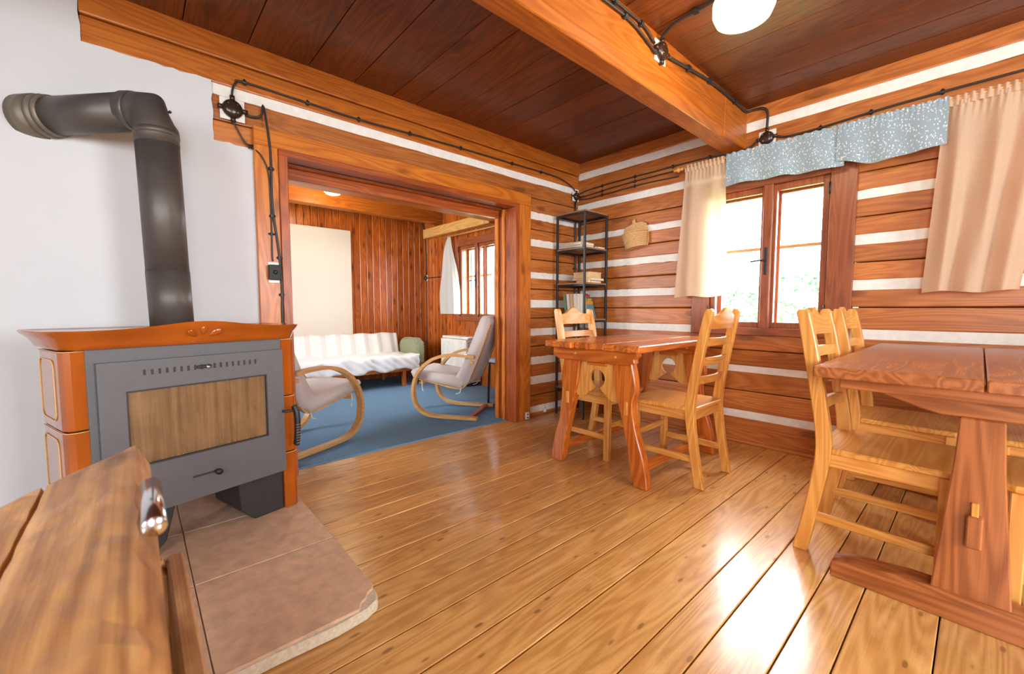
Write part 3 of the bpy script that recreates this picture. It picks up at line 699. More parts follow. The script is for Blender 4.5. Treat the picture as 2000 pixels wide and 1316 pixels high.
# ------------------------------------------------------------------ rustic trestle table
ta = empty('rustic_table', (2.5, 1.53, 0), label='small rustic orange-brown table with splayed wavy legs and keyhole panels', cat='table')
def L1(p): return (p[0] - 2.5, p[1] - 1.53)
def live(x0, x1, y0, y1, wav):
    n = 14; pts = []
    if wav: pts += [(x0 + random.uniform(-.003, .003) + .006 * math.sin(k * .7 + y0 * 9), y1 + (y0 - y1) * k / n) for k in range(n + 1)]
    else: pts += [(x0, y1), (x0, y0)]
    return [L1(p) for p in pts + [(x1, y0), (x1, y1)]]
for (y0, y1) in ((1.20, 1.418), (1.4195, 1.64), (1.6415, 1.862)):
    prism('top_board', live(1.975 + (.0 if y0 < 1.6 else -.025), 3.05, y0, y1, True), 'XY', .762, .80, TAB1('X'), ta, .005)
for x in (2.035, 2.90):
    pts = [L1((0, v))[1] for v in (0,)]
    prism('apron_board', [(1.235 - 1.53, .762), (1.225 - 1.53, .742), (1.25 - 1.53, .722), (1.245 - 1.53, .70), (1.30 - 1.53, .684), (1.80 - 1.53, .684), (1.845 - 1.53, .705), (1.84 - 1.53, .762)], 'YZ', x - 2.5 - .02, x - 2.5 + .025, TAB1('Y'), ta, .004)
    for yv in (1.37, 1.66): lathe('dowel', [(0, 0), (.009, 0), (.007, .004), (0, .005)], PINE('Z'), ta, 10, (x - 2.5 - .0195, yv - 1.53, .728), (0, R(-90), 0))
    for s in (-1, 1):
        # wavy splayed leg, y-z profile mirrored by s
        o_ = [(.245, .70), (.265, .61), (.272, .54), (.253, .47), (.260, .39), (.288, .28), (.328, .16), (.350, .05), (.354, 0)]
        i_ = [(.272, 0), (.252, .07), (.226, .21), (.196, .33), (.166, .44), (.136, .56), (.118, .70)]
        outer = [(q.x, q.y) for q in bez([(a, b, 0) for a, b in o_], 4)]; inner = [(q.x, q.y) for q in bez([(a, b, 0) for a, b in i_], 4)]
        lg = prism('leg', [(s * a, b) for a, b in outer + inner], 'YZ', x - 2.5 + .012, x - 2.5 + .068, TAB1('Z'), ta, .005)
        if x < 2.5: box('tenon', (x - 2.5 + .006, s * .215 - .011, .40), (x - 2.5 + .02, s * .215 + .011, .475), PINE('Z'), lg, .002)
    # keyhole panel between the legs
    n = 28; hole = [(.056 * math.sin(R(-156 + 312 * k / n)), .580 + .056 * math.cos(R(-156 + 312 * k / n))) for k in range(n + 1)]
    lob = [(.024, .520), (.036, .506), (.062, .490), (.085, .468), (.115, .455), (.150, .458), (.158, .475)]
    panel = [(-.112, .69)] + [(-a, b) for a, b in lob[::-1]] + hole + lob + [(.112, .69)]
    prism('keyhole_panel', panel, 'YZ', x - 2.5 + .03, x - 2.5 + .05, PINE('Z'), ta, 0)
    box('cross_rail', (x - 2.5 + .02, -.07, .66), (x - 2.5 + .06, .07, .69), TAB1('Y'), ta, .003)
for s in (-1, 1):
    box('stretcher', (2.09 - 2.5, s * .285 - .02, .075), (2.92 - 2.5, s * .285 + .02, .125), TAB1('X'), ta, .004)

# ------------------------------------------------------------------ big dining table
tb2 = empty('dining_table', (2.52, -.02, 0), label='large reddish-brown plank dining table with pedestal leg and foot rail', cat='table')
for (y0, y1) in ((-.017, .386), (-.43, -.022)):
    box('top_board', (1.772 - 2.52, y0 + .02, .762), (3.27 - 2.52, y1 + .02, .80), TAB2('X'), tb2, .004)
for x in (1.95, 3.175):
    xx = x - 2.52
    prism('bearer', [(-.37, .762), (-.37, .748), (-.33, .742), (-.14, .672), (-.09, .66), (.09, .66), (.14, .672), (.33, .742), (.37, .748), (.37, .762)], 'YZ', xx - .025, xx + .035, TAB2('Y'), tb2, .004)
    prism('pedestal', [(-.048, .66), (.048, .66), (.056, .5), (.088, .085), (-.088, .085), (-.056, .5)], 'YZ', xx - .03, xx + .04, TAB2('Z'), tb2, .004)
    prism('foot_rail', [(-.352, 0), (.352, 0), (.352, .055), (.30, .073), (.14, .090), (-.14, .090), (-.30, .073), (-.352, .055)], 'YZ', xx - .045, xx + .045, TAB2('Y'), tb2, .004)
    if x < 2.5:
        box('through_tenon', (xx - .06, -.018, .26), (xx - .028, .018, .36), TAB2('Z'), tb2, .004)
        prism('tenon_wedge', [(-.008, .30), (.008, .30), (.010, .40), (-.006, .40)], 'YZ', xx - .050, xx - .034, PINE('Z'), tb2, .002)
box('apron_board', (1.89 - 2.52, .285, .715), (3.2 - 2.52, .31, .762), TAB2('X'), tb2, .003)
box('apron_board', (1.89 - 2.52, -.31, .715), (3.2 - 2.52, -.285, .762), TAB2('X'), tb2, .003)
box('apron_board', (1.835 - 2.52, -.34, .722), (1.87 - 2.52, .34, .762), TAB2('Y'), tb2, .003)
box('stretcher', (1.9 - 2.52, -.015, .27), (3.2 - 2.52, .015, .35), TAB2('X'), tb2, .004)

# ------------------------------------------------------------------ corner bookshelf and what stands on it
bs = empty('bookshelf', (3.14, 2.52, 0), label='slim black metal corner bookshelf with wooden shelves', cat='bookshelf')
for sx in (-1, 1):
    for sy in (-1, 1):
        box('post', (sx * .16 - .0095, sy * .16 - .0095, 0), (sx * .16 + .0095, sy * .16 + .0095, 1.86), BLACK, bs, .002)
SZ = [.26, .58, .905, 1.232, 1.545, 1.868]
for z in SZ:
    for s in (-1, 1):
        box('shelf_rail', (-.15, s * .16 - .008, z - .028), (.15, s * .16 + .008, z - .010), BLACK, bs, .001)
        box('shelf_rail', (s * .16 - .008, -.15, z - .028), (s * .16 + .008, .15, z - .010), BLACK, bs, .001)
    box('shelf', (-.168, -.168, z - .010), (.168, .168, z + .004), SHELFW, bs, .002)
def book(name, lab, cat, loc, dims, cover, rz=0, tilt=0, grp=None, pages=True, flat=True):
    """closed book: cover boards, spine and page block; dims = (width, height, thickness) lying flat"""
    w, h, t = dims; e = empty(name, loc, rz); tag(e, lab, cat, grp)
    rot = (0, 0, 0) if flat else (R(90), 0, 0)
    hold = None
    bm = bmesh.new(); bm_box(bm, (-w / 2, -h / 2, 0), (w / 2, h / 2, .002)); bm_box(bm, (-w / 2, -h / 2, t - .002), (w / 2, h / 2, t)); bm_box(bm, (-w / 2, -h / 2, 0), (-w / 2 + .002, h / 2, t))
    c = link('cover', finish(bm, cover), e); bm = bmesh.new(); bm_box(bm, (-w / 2 + .002, -h / 2 + .003, .002), (w / 2 - .003, h / 2 - .003, t - .002))
    p = link('pages', finish(bm, plain('paper', srgb(232, 220, 196), .9, 0, 120, .08)), e)
    if not flat:
        e.rotation_euler = (R(90) + tilt, 0, rz)
    return e
CR = plain('cream_cover', srgb(222, 190, 140), .6); TN = plain('tan_cover', srgb(206, 168, 116), .6); PUR = plain('purple_cover', srgb(74, 58, 92), .5)
GRN = plain('green_cover', srgb(110, 138, 108), .5); WHT = plain('white_cover', srgb(226, 220, 208), .5); GRY = plain('grey_cover', srgb(186, 178, 168), .5)
z2, z3, z4 = SZ[4] + .0045, SZ[3] + .0045, SZ[2] + .0045
book('magazine', 'thick pale magazine at the bottom of the left pile on the second shelf', 'magazine', (3.06, 2.52, z2), (.19, .26, .022), GRY, R(4))
book('magazine', 'pale magazine lying topmost on the left pile on the second shelf', 'magazine', (3.065, 2.515, z2 + .0225), (.185, .25, .018), WHT, R(-6))
book('magazine', 'thin curled cream magazine resting on the left pile, second shelf', 'magazine', (3.07, 2.525, z2 + .041), (.17, .23, .012), CR, R(9))
book('magazine', 'white magazine lying at the right side of the second shelf', 'magazine', (3.225, 2.46, z2), (.11, .2, .014), WHT, R(2))
book('notebook', 'dark purple notebook on top of the right magazine, second shelf', 'notebook', (3.24, 2.47, z2 + .0145), (.09, .16, .010), PUR, R(-12))
book('book', 'dark purple book under the cream box on the third shelf', 'book', (3.16, 2.47, z3), (.17, .2, .022), PUR, R(3))
book('book', 'small tan book lying at the front left of the third shelf', 'book', (3.045, 2.42, z3), (.05, .13, .022), TN, R(0))
book('book', 'wide cream book lying below the box on the third shelf', 'book', (3.165, 2.46, z3 + .0225), (.20, .21, .02), CR, R(1))
bx_ = empty('storage_box', (3.155, 2.465, z3 + .043), 0); tag(bx_, 'cream cardboard box on the third shelf, topmost of its pile', 'box')
box('box_body', (-.09, -.09, 0), (.09, .09, .05), CR, bx_, .002); box('box_lid', (-.092, -.092, .045), (.092, .092, .056), CR, bx_, .002)
for i, (yy, mt, tl, lab) in enumerate(((2.575, GRN, 8, 'green spined book standing leftmost on the fourth shelf'), (2.54, WHT, 7, 'white spined book standing beside the green one, fourth shelf'), (2.505, CR, 5, 'cream spined book standing third from left, fourth shelf'), (2.47, WHT, 4, 'white booklet standing next to the picture book, fourth shelf'))):
    e = empty('book', (3.07, yy, z4 + .002), 0); tag(e, lab, 'book', 'standing books on the fourth shelf')
    e.rotation_euler = (R(-tl), 0, 0)
    boxes('cover', [((-.075, -.012, 0), (.075, -.010, .225)), ((-.075, .010, 0), (.075, .012, .225)), ((-.077, -.012, 0), (-.075, .012, .225))], mt, e)
    box('pages', (-.074, -.0095, .003), (.071, .0095, .222), plain('paper', (1, 1, 1)), e, 0)
def covermat():
    s = NT('picture_book_cover'); v, r = s.coords(0.0); vo = s.n('ShaderNodeTexVoronoi'); vo.inputs['Scale'].default_value = 34; s.l(v, vo.inputs['Vector'])
    sx = s.n('ShaderNodeSeparateXYZ'); s.l(v, sx.inputs[0])
    pic = s.mix(s.ramp(s.noise(v, 26, 3), [(.42, 0.0), (.55, 1.0)]), srgb(46, 70, 62), srgb(196, 178, 92))
    pic = s.mix(s.ramp(vo.outputs['Distance'], [(.2, 1.0), (.3, 0.0)]), pic, srgb(60, 90, 110))
    band = s.ramp(sx.outputs[2], [(.035, 1.0), (.036, 0.0)]); band2 = s.ramp(sx.outputs[2], [(.07, 1.0), (.071, 0.0)])
    c = s.mix(band2, pic, srgb(222, 158, 54)); c = s.mix(band, c, srgb(92, 150, 176)); s.l(c, s.b.inputs['Base Color']); s.b.inputs['Roughness'].default_value = .3
    return s.m
pb = empty('picture_book', (3.17, 2.41, z4 + .002), R(20)); tag(pb, 'colourful picture book leaning on the fourth shelf below a red flower', 'book'); pb.rotation_euler = (R(-14), 0, R(14))
box('cover', (-.075, -.006, 0), (.075, .006, .19), covermat(), pb, .001); box('pages', (-.072, .006, .002), (.073, .012, .187), MATS['paper'], pb, 0)
rf = empty('paper_flower', (3.19, 2.50, z4), 0); tag(rf, 'red paper flower sticking up behind the picture book', 'flower')
tube('stem', [(0, 0, 0), (0, 0, .2)], .002, GRN, rf, 6)
for k in range(7):
    bmx = bmesh.new(); bmesh.ops.create_uvsphere(bmx, u_segments=8, v_segments=6, radius=.017); a = k / 7 * 6.283
    link('petal', finish(bmx, plain('flower_red', srgb(196, 58, 36), .6), True), rf, (.018 * math.cos(a) * (k > 0), .018 * math.sin(a) * (k > 0), .215 + (0 if k else .008))).scale = (1, 1, .7)

# ------------------------------------------------------------------ wall basket
bk = empty('wall_basket', (3.35, 2.06, 1.535), label='small woven half basket hanging on the log wall', cat='basket')
bk.rotation_euler = (R(-9), 0, 0)
def bpt(a, z, k=1): return (-.11 * math.sin(a) * k - .012, -.118 * math.cos(a) * k, z)
nb = 9
for r in range(nb):
    z0 = .008 + r * .0135; k = .84 + .16 * r / nb
    sweep('woven_band', [bpt(math.pi * i / 18, z0 + (.004 if (i + r) % 2 else 0) * 0, k + (.010 if (i + r) % 2 else -.006)) for i in range(19)], [(-.002, -.0064), (.002, -.0064), (.002, .0064), (-.002, .0064)], WICKER, bk)
sweep('rim', [bpt(math.pi * i / 18, .132, 1.0) for i in range(19)], circ(.0065, 8), WICKER, bk)
prism('back_panel', [(-.10, 0), (.10, 0), (.118, .05), (.122, .12), (.112, .19), (.09, .215), (.02, .225), (.016, .255), (-.006, .262), (-.012, .225), (-.07, .22), (-.112, .195), (-.122, .13), (-.118, .05)], 'YZ', -.010, 0, WICKER, bk, .002)
prism('base', [bpt(math.pi * i / 12, 0, .84)[:2] for i in range(13)], 'XY', 0, .008, WICKER, bk)
for i in range(12):
    yy = -.10 + i * .2 / 11; box('stave', (-.013, yy - .003, .01), (-.0095, yy + .003, .20), WICKER, bk, .001)

# ------------------------------------------------------------------ curtains, valance and rod
def curtain(name, lab, y0t, y1t, y0b, y1b, zt, zb, x, mat, folds, amp, gather=.02, nu=90, nv=30, seed=0):
    rnd = random.Random(seed); ph = [rnd.uniform(0, 6.28) for _ in range(6)]
    def f(u, v):
        ya = y0t + (y0b - y0t) * v; yb = y1t + (y1b - y1t) * v
        a = amp * (.35 + .65 * min(1, v * 2.2))
        s = math.sin(u * folds * 6.283 + ph[0] + .5 * math.sin(v * 3 + ph[1])) + .25 * math.sin(u * folds * 1.7 * 6.283 + ph[2] + 2 * v)
        top = .006 * math.sin(u * folds * 5 * 6.283) * max(0, 1 - v * 9)
        z = zt + (zb - zt) * v + .006 * math.sin(u * 9 + ph[3]) * v
        return (x + a * s + top, ya + (yb - ya) * u + .006 * math.cos(u * folds * 6.283) * v, z)
    e = empty(name, (x, (y0t + y1t) / 2, zb)); tag(e, lab, 'curtain')
    o = grid('curtain_panel', lambda u, v: tuple(p - q for p, q in zip(f(u, v), (x, (y0t + y1t) / 2, zb))), nu, nv, mat, e)
    tube('hem', [tuple(p - q for p, q in zip(f(k / 60, 1), (x, (y0t + y1t) / 2, zb - .0005))) for k in range(61)], .0022, mat, e, 6)
    grid('gathered_heading', lambda u, v: (-.004 + .009 * math.sin(u * folds * 30) * (1 if v < .5 else .4) - .004, (y0t + (y1t - y0t) * u) - (y0t + y1t) / 2, zt - zb + .028 - .05 * v), nu, 4, mat, e)
    return e
curtain('curtain', 'peach curtain gathered at the left of the log wall window', 1.30, 1.60, 1.257, 1.665, 2.085, 1.095, 3.26, PEACH, 2.2, .012, seed=1)
curtain('curtain', 'peach curtain hanging over the logs at the right of the valance', -.22, .182, -.128, .222, 2.085, 1.092, 3.26, PEACH, 3.0, .022, seed=4)
def valance():
    e = empty('window_valance', (3.25, .73, 1.85)); tag(e, 'blue leaf-patterned valance hanging from the rod above the window', 'valance')
    for (y0, y1, bots) in ((.600, 1.292, [(0, 1.868), (.35, 1.872), (.45, 1.884), (.58, 1.882), (.8, 1.892), (1, 1.888)]), (.166, .640, [(0, 1.872), (.35, 1.858), (.6, 1.846), (1, 1.898)])):
        def zb(u):
            for (a, za), (b, zz) in zip(bots, bots[1:]):
                if a <= u <= b: t = (u - a) / (b - a); t = t * t * (3 - 2 * t); return za + (zz - za) * t
            return bots[-1][1]
        def f(u, v):
            y = y0 + (y1 - y0) * u; zt = 2.118 + .004 * math.sin(u * 90); b = zb(u)
            off = -.004 if y1 < .7 else 0
            return (.012 * math.sin(u * 19 + 1.5 * v) * (.25 + v * .75) * (1 if y1 > .7 else .5) + off + .003 * math.sin(u * 140) * max(0, 1 - v * 5) - .012 * v, y - .73, zt + (b - zt) * v - 1.85)
        grid('valance_panel', f, 110, 12, BLUECLOTH, e)
    return e
valance()
rod = empty('curtain_rod', (3.262, .6, 2.098)); tag(rod, 'wooden curtain rod with a turned finial above the log wall window', 'curtain rod')
tube('rod', [(0, -1.0, 0), (0, 1.02, 0)], .009, PINE('Y'), rod, 12)
lathe('finial', [(0, 0), (.011, 0), (.016, .008), (.009, .018), (.019, .032), (.021, .042), (.010, .056), (.014, .066), (.008, .078), (0, .082)], PINE('Z'), rod, 16, (0, 1.018, 0), (R(-90), 0, 0))
for yy in (-.96, .98): tube('bracket', [(0, yy, 0), (.1, yy, -.012)], .006, PINE('X'), rod, 8)
def curt2(lab, f, seed):
    e = empty('curtain', f['o']); tag(e, lab, 'curtain')
    grid('curtain_panel', f['f'], 40, 26, WHITECL, e); return e
def cl(u, v):
    wt = .035 + .20 * min(1, v * 1.4) ** .8; yc = 4.93 + .0 * v
    return (.018 * math.sin(u * 17 + v * 2) * (.3 + v) , (u - .5) * 2 * wt + .02 * math.sin(v * 9) * (1 - v), 1.0 - 1.06 * v + .015 * math.sin(u * 30) * (1 - v))
curt2('white sheer curtain hanging narrow at the left of the back room window', {'o': (3.26, 4.93, .99), 'f': cl}, 1)
def crr(u, v):
    wt = .04 + .10 * min(1, v * 1.6); return (.016 * math.sin(u * 15 + v) * (.3 + v), (u - .5) * 2 * wt, 1.02 - 1.08 * v)
curt2('white sheer curtain at the right of the back room window, beside the doorway', {'o': (3.26, 3.87, .99), 'f': crr}, 2)
r2 = tube('curtain_rod', [(3.27, 3.7, 1.99), (3.27, 5.08, 1.99)], .009, BEECH('Y'), None, 10); tag(r2, 'thin wooden curtain rod above the back room window', 'curtain rod')

# ------------------------------------------------------------------ ceiling lamps
lp = empty('ceiling_lamp', (2.03, .755, ZC), label='round milky glass ceiling lamp cut off by the top frame edge', cat='lamp')
lathe('base_plate', [(0, 0), (.07, 0), (.07, -.022), (.055, -.03), (0, -.03)], WHITEP, lp, 24)
lathe('glass_shade', [(.05, -.025), (.105, -.05), (.122, -.09), (.122, -.135), (.108, -.168), (.075, -.186), (.03, -.192), (0, -.193)], emis('lamp_glass_warm', (1.0, .86, .62), 3.2), lp, 32)
lp2 = empty('ceiling_lamp', (1.66, 4.75, 2.3), label='small glowing dome lamp on the back room ceiling', cat='lamp')
lathe('stem', [(0, .13), (.05, .13), (.05, .11), (.012, .105), (.012, 0), (0, 0)], WHITEP, lp2, 16)
lathe('glass_shade', [(.03, .0), (.085, -.012), (.095, -.035), (.07, -.06), (.03, -.072), (0, -.075)], emis('lamp_glass_bright', (1.0, .84, .52), 9.0), lp2, 24)
for nm, lc, pw_ in (('lamp_glow', (2.03, .755, 2.2), 14), ('lamp_glow', (1.66, 4.75, 2.19), 16)):
    d = bpy.data.lights.new(nm, 'POINT'); d.energy = pw_; d.color = (1, .78, .5); d.shadow_soft_size = .09; o = bpy.data.objects.new(nm, d); col.objects.link(o); o.location = lc

# ------------------------------------------------------------------ wiring : junction boxes, cables, switch, sockets
def jbox(loc, rot, lab, s=1.0):
    e = empty('junction_box', loc); e.rotation_euler = rot; tag(e, lab, 'junction box')   # local +z points off the wall
    box('backing_plate', (-.045 * s, -.045 * s, 0), (.045 * s, .045 * s, .006), WHITEP, e, .001)
    lathe('cap', [(0, .038), (.02 * s, .037), (.034 * s, .03), (.038 * s, .018), (.038 * s, .006), (0, .006)], BAKE, e, 20)
    for a in range(4):
        c, sn = math.cos(a * math.pi / 2), math.sin(a * math.pi / 2)
        tube('gland', [(c * .034 * s, sn * .034 * s, .016), (c * .054 * s, sn * .054 * s, .016)], .010 * s, BAKE, e, 8)
    for a in range(4):
        lathe('screw', [(0, .036), (.004, .036), (.004, .032), (0, .032)], STEEL, e, 8, (.022 * s * math.cos(a * 1.57 + .78), .022 * s * math.sin(a * 1.57 + .78), 0))
    return e
jbox((.44, YW - .013, 2.062), (R(90), 0, 0), 'dark bakelite junction box on the log above the stove', 1.25)
jbox((2.12, 1.199, 2.345), (R(90), 0, R(0)), 'dark bakelite junction box on the side of the ceiling beam', 1.2)
jbox((XW - .002, 1.06, 2.19), (R(90), 0, R(-90)), 'dark bakelite junction box above the blue valance', 1.2)
jbox((3.285, YW - .02, 2.10), (R(90), 0, R(0)), 'dark junction box in the corner above the bookshelf', 1.0)
jbox((3.335, 5.66, 1.465), (R(90), 0, R(-90)), 'black round junction box on the cladding in the back room corner', .9)
def cable(pts, lab, r=.0055, clips=None, n=5, nrm=(0, -1, 0)):
    o0 = Vector(pts[0]); e = empty('electric_cable', o0); tag(e, lab, 'cable')
    P = bez(pts, n); tube('cable_run', [p - o0 for p in P], r, CABLE, e, 7)
    if clips:
        for c in clips:
            q = Vector(c) - o0
            t = min(range(len(P) - 1), key=lambda k: (P[k] - Vector(c)).length); d = (P[t + 1] - P[t]).normalized()
            tube('cable_clip', [q - d * .008, q + d * .008], r * 2.1, BLACK, e, 8, False)
            tube('cable_clip', [q - Vector(nrm).cross(d) * .016, q + Vector(nrm).cross(d) * .016], .0045, BLACK, e, 6)
    return e
yv = YW - .021
cable([(.44, yv, 2.12), (.443, yv, 2.16), (.46, yv, 2.205), (.50, yv, 2.222), (.82, yv, 2.216), (1.127, yv, 2.21), (1.49, yv, 2.22), (1.92, yv, 2.228), (2.45, yv, 2.232), (3.0, yv, 2.235), (3.22, yv, 2.19), (3.285, yv, 2.15)],
      'black cable clipped along the top log of the doorway wall', clips=[(.5, yv, 2.222), (.82, yv, 2.216), (1.127, yv, 2.21), (1.49, yv, 2.22), (1.92, yv, 2.228), (2.45, yv, 2.232), (2.8, yv, 2.234)])
yc = 2.689
cable([(.497, yv, 2.055), (.53, yv, 2.05), (.572, yv - .01, 2.065), (.582, yv - .014, 2.118), (.59, yv - .03, 2.05), (.606, yc, 1.863), (.606, yc, 1.58), (.630, yc, 1.33), (.640, yc, 1.13), (.637, yc, .935), (.637, yc, .4)], 'black cable running down the left door casing past the switch', r=.0062, clips=[(.606, yc, 1.78), (.604, yc, 1.52), (.634, yc, 1.29), (.639, yc, 1.08)])
cable([(.44, yv, 2.005), (.455, yv, 1.97), (.49, yv, 1.905), (.515, yv - .012, 1.885), (.56, yc, 1.84), (.592, yc, 1.75), (.598, yc, 1.55), (.596, yc, 1.30), (.60, yc, 1.27)], 'thinner cable looping from the junction box to the switch', r=.0042, clips=[(.515, yv - .012, 1.885), (.597, yc, 1.42)])
xv = XW - .014
cable([(XW - .02, 1.0, 2.185), (xv, .93, 2.165), (xv, .75, 2.165), (xv, .5, 2.178), (xv, .18, 2.185), (xv, -.1, 2.185), (xv, -1.0, 2.19)], 'black cable clipped to the log above the blue valance, leading right', r=.006, clips=[(xv, .75, 2.165), (xv, .5, 2.178), (xv, .2, 2.185)], nrm=(-1, 0, 0))
cable([(XW - .02, 1.12, 2.185), (xv, 1.19, 2.15), (xv, 1.3, 2.145), (xv, 1.5, 2.165), (xv, 1.9, 2.165), (xv, 2.3, 2.165), (xv, 2.6, 2.155), (3.32, 2.70, 2.13)], 'upper black cable from the valance junction box to the corner', r=.0055, clips=[(xv, 1.45, 2.163), (xv, 1.75, 2.165), (xv, 2.1, 2.165), (xv, 2.45, 2.16)], nrm=(-1, 0, 0))
cable([(xv, 1.2, 2.112), (xv, 1.5, 2.123), (xv, 1.9, 2.127), (xv, 2.3, 2.12), (xv, 2.6, 2.105), (3.32, 2.70, 2.10)], 'middle black cable on the log between window and corner', r=.005, clips=[(xv, 2.1, 2.124), (xv, 2.45, 2.113)], nrm=(-1, 0, 0))
cable([(xv, 1.7, 2.075), (xv, 2.0, 2.085), (xv, 2.3, 2.078), (xv, 2.6, 2.07), (3.32, 2.70, 2.08)], 'lowest black cable on the log between window and corner', r=.005, clips=[(xv, 2.1, 2.083), (xv, 2.45, 2.075)], nrm=(-1, 0, 0))
cable([(XW - .02, 1.06, 2.25), (XW - .018, 1.06, 2.36), (XW - .02, 1.09, 2.40), (XW - .02, 1.165, 2.41), (3.30, 1.188, 2.40), (3.1, 1.188, 2.405), (2.7, 1.188, 2.40), (2.4, 1.188, 2.37), (2.19, 1.186, 2.345)], 'dark conduit running along the beam to its junction box', r=.0085, clips=[(3.1, 1.188, 2.405), (2.7, 1.188, 2.40), (2.42, 1.188, 2.372)])
cable([(2.10, 1.18, 2.40), (2.09, 1.15, 2.412), (2.065, 1.08, 2.418), (2.06, .95, 2.418), (2.04, .83, 2.418)], 'conduit crossing the ceiling from the beam to the milky lamp', r=.008, clips=[(2.06, .98, 2.418)], nrm=(0, 0, -1))
cable([(2.05, 1.188, 2.36), (1.95, 1.188, 2.40), (1.8, 1.188, 2.405), (1.5, 1.188, 2.40), (.6, 1.188, 2.40)], 'upper of two cables leaving the beam junction box to the left', r=.007, clips=[(1.92, 1.188, 2.40), (1.7, 1.188, 2.403)])
cable([(2.07, 1.188, 2.315), (1.95, 1.188, 2.35), (1.8, 1.188, 2.375), (1.5, 1.188, 2.37), (.6, 1.188, 2.365)], 'lower of two cables leaving the beam junction box to the left', r=.007, clips=[(1.78, 1.188, 2.376), (1.5, 1.188, 2.37)])
cable([(3.285, yv, 2.05), (3.29, yv, 1.7), (3.29, yv, 1.2), (3.29, yv, .3)], 'dark cable dropping down the corner behind the bookshelf', r=.009, clips=[(3.29, yv, 1.9), (3.29, yv, 1.4)])
cable([(XW - .026, 5.66, 1.41), (XW - .026, 5.665, 1.0), (XW - .026, 5.66, .2)], 'black cable going down from the round box in the back room corner', r=.007)
cable([(XW - .026, 5.66, 1.52), (XW - .026, 5.665, 1.9), (XW - .03, 5.68, 2.12), (3.30, 5.71, 2.3), (3.30, 5.715, 2.42)], 'black cable going up from the round box to the back room ceiling', r=.011)
cable([(XW - .026, 5.60, 1.465), (XW - .026, 5.4, 1.463), (XW - .026, 5.25, 1.463)], 'short black cable leading from the round box toward the white curtain', r=.007)
sw = empty('light_switch', (.601, 2.696, 1.205), label='dark square light switch on the left door casing', cat='switch')
box('mount', (-.028, -.006, -.058), (.028, 0, .058), WHITEP, sw, .002); box('housing', (-.03, -.04, -.042), (.03, -.006, .042), plain('switch_dark', srgb(38, 36, 34), .6), sw, .006, seg=2); lathe('knob', [(0, .014), (.010, .012), (.012, 0), (0, 0)], BLACK, sw, 14, (0, -.04, 0), (R(90), 0, 0))
so = empty('wall_socket', (2.60, 2.697, .035), label='small white socket low on the right door casing', cat='socket')
box('plate', (-.022, -.014, -.03), (.022, 0, .035), WHITEP, so, .004)
for dz in (-.012, .016): lathe('hole', [(0, .0), (.008, 0), (.008, .001), (0, .001)], BAKE, so, 12, (0, -.0142, dz), (R(90), 0, 0))
s2 = empty('cable_plug', (2.87, YW - .001, .04), label='small white plug hanging on the log by the floor left of the bookshelf', cat='plug')
box('plug_body', (-.014, -.03, -.02), (.014, 0, .02), WHITEP, s2, .006); tube('cord', bez([(0, -.015, .02), (.004, -.02, .04), (-.01, -.02, .055), (-.02, -.005, .06)], 4), .004, WHITEP, s2)

# ------------------------------------------------------------------ back room furniture
def make_armchair():
    a = empty('armchair')
    path = [(-.40, .017), (-.25, .017), (-.10, .018), (.03, .024), (.12, .052), (.185, .115), (.21, .20), (.207, .29), (.175, .385), (.11, .47), (.03, .53), (-.06, .565), (-.17, .58), (-.30, .575), (-.38, .565)]
    for s in (-1, 1):
        P = bez([(s * .27, y, z) for y, z in path], 4)
        sweep('bentwood_frame', P, [(-.013, -.027), (.013, -.027), (.013, .027), (-.013, .027)], BEECH('Y'), a, up=(1, 0, 0), smooth=False)
    box('cross_bar', (-.25, -.35, .008), (.25, -.30, .030), CASE2('X'), a, .004)
    box('cross_bar', (-.245, .13, .30), (.245, .17, .325), BEECH('X'), a, .004)
    box('cross_bar', (-.245, -.36, .50), (.245, -.32, .525), BEECH('X'), a, .004)
    # slung back rails
    for s in (-1, 1):
        sweep('seat_rail', bez([(s * .20, .18, .34), (s * .20, .0, .305), (s * .20, -.18, .27), (s * .20, -.265, .295), (s * .20, -.34, .43), (s * .20, -.435, .66), (s * .20, -.508, .86)], 4), [(-.007, -.016), (.007, -.016), (.007, .016), (-.007, .016)], BEECH('Y'), a, up=(1, 0, 0), smooth=False)
    def cushion(name, prof, w):
        bm = bmesh.new(); n = 8; R_ = []
        for i in range(n + 1):
            x = -w + 2 * w * i / n; e = 1 - .35 * max(0, abs(x) / w - .8) * 5 * .2
            R_.append([bm.verts.new((x, y, z)) for y, z in prof])
        m = len(prof)
        for A, B in zip(R_, R_[1:]):
            for k in range(m): bm.faces.new((A[k], A[(k + 1) % m], B[(k + 1) % m], B[k]))
        bm.faces.new(R_[0]); bm.faces.new(R_[-1][::-1])
        bmesh.ops.bevel(bm, geom=[e for e in bm.edges if len(e.link_faces) == 2 and e.calc_face_angle(0) > .9], offset=.009, segments=2, affect='EDGES')
        return link(name, finish(bm, LILAC, True), a)
    cushion('seat_cushion', [(.23, .365), (.25, .41), (.23, .435), (.08, .42), (-.08, .395), (-.19, .38), (-.26, .34), (-.23, .275), (-.08, .305), (.08, .335)], .240)
    cushion('back_cushion', [(-.175, .345), (-.20, .40), (-.28, .55), (-.365, .76), (-.425, .905), (-.45, .93), (-.49, .92), (-.51, .885), (-.445, .69), (-.365, .48), (-.30, .33), (-.255, .30), (-.20, .305)], .233)
    for s in (-1, 1):
        tube('cushion_tie', bez([(s * .245, .14, .345), (s * .262, .13, .31), (s * .25, .135, .27), (s * .262, .12, .24)], 4), .004, WHITECL, a, 6)
        tube('cushion_tie', bez([(s * .245, -.24, .28), (s * .25, -.23, .24), (s * .24, -.19, .225)], 4), .004, WHITECL, a, 6)
    return a
a0 = make_armchair()
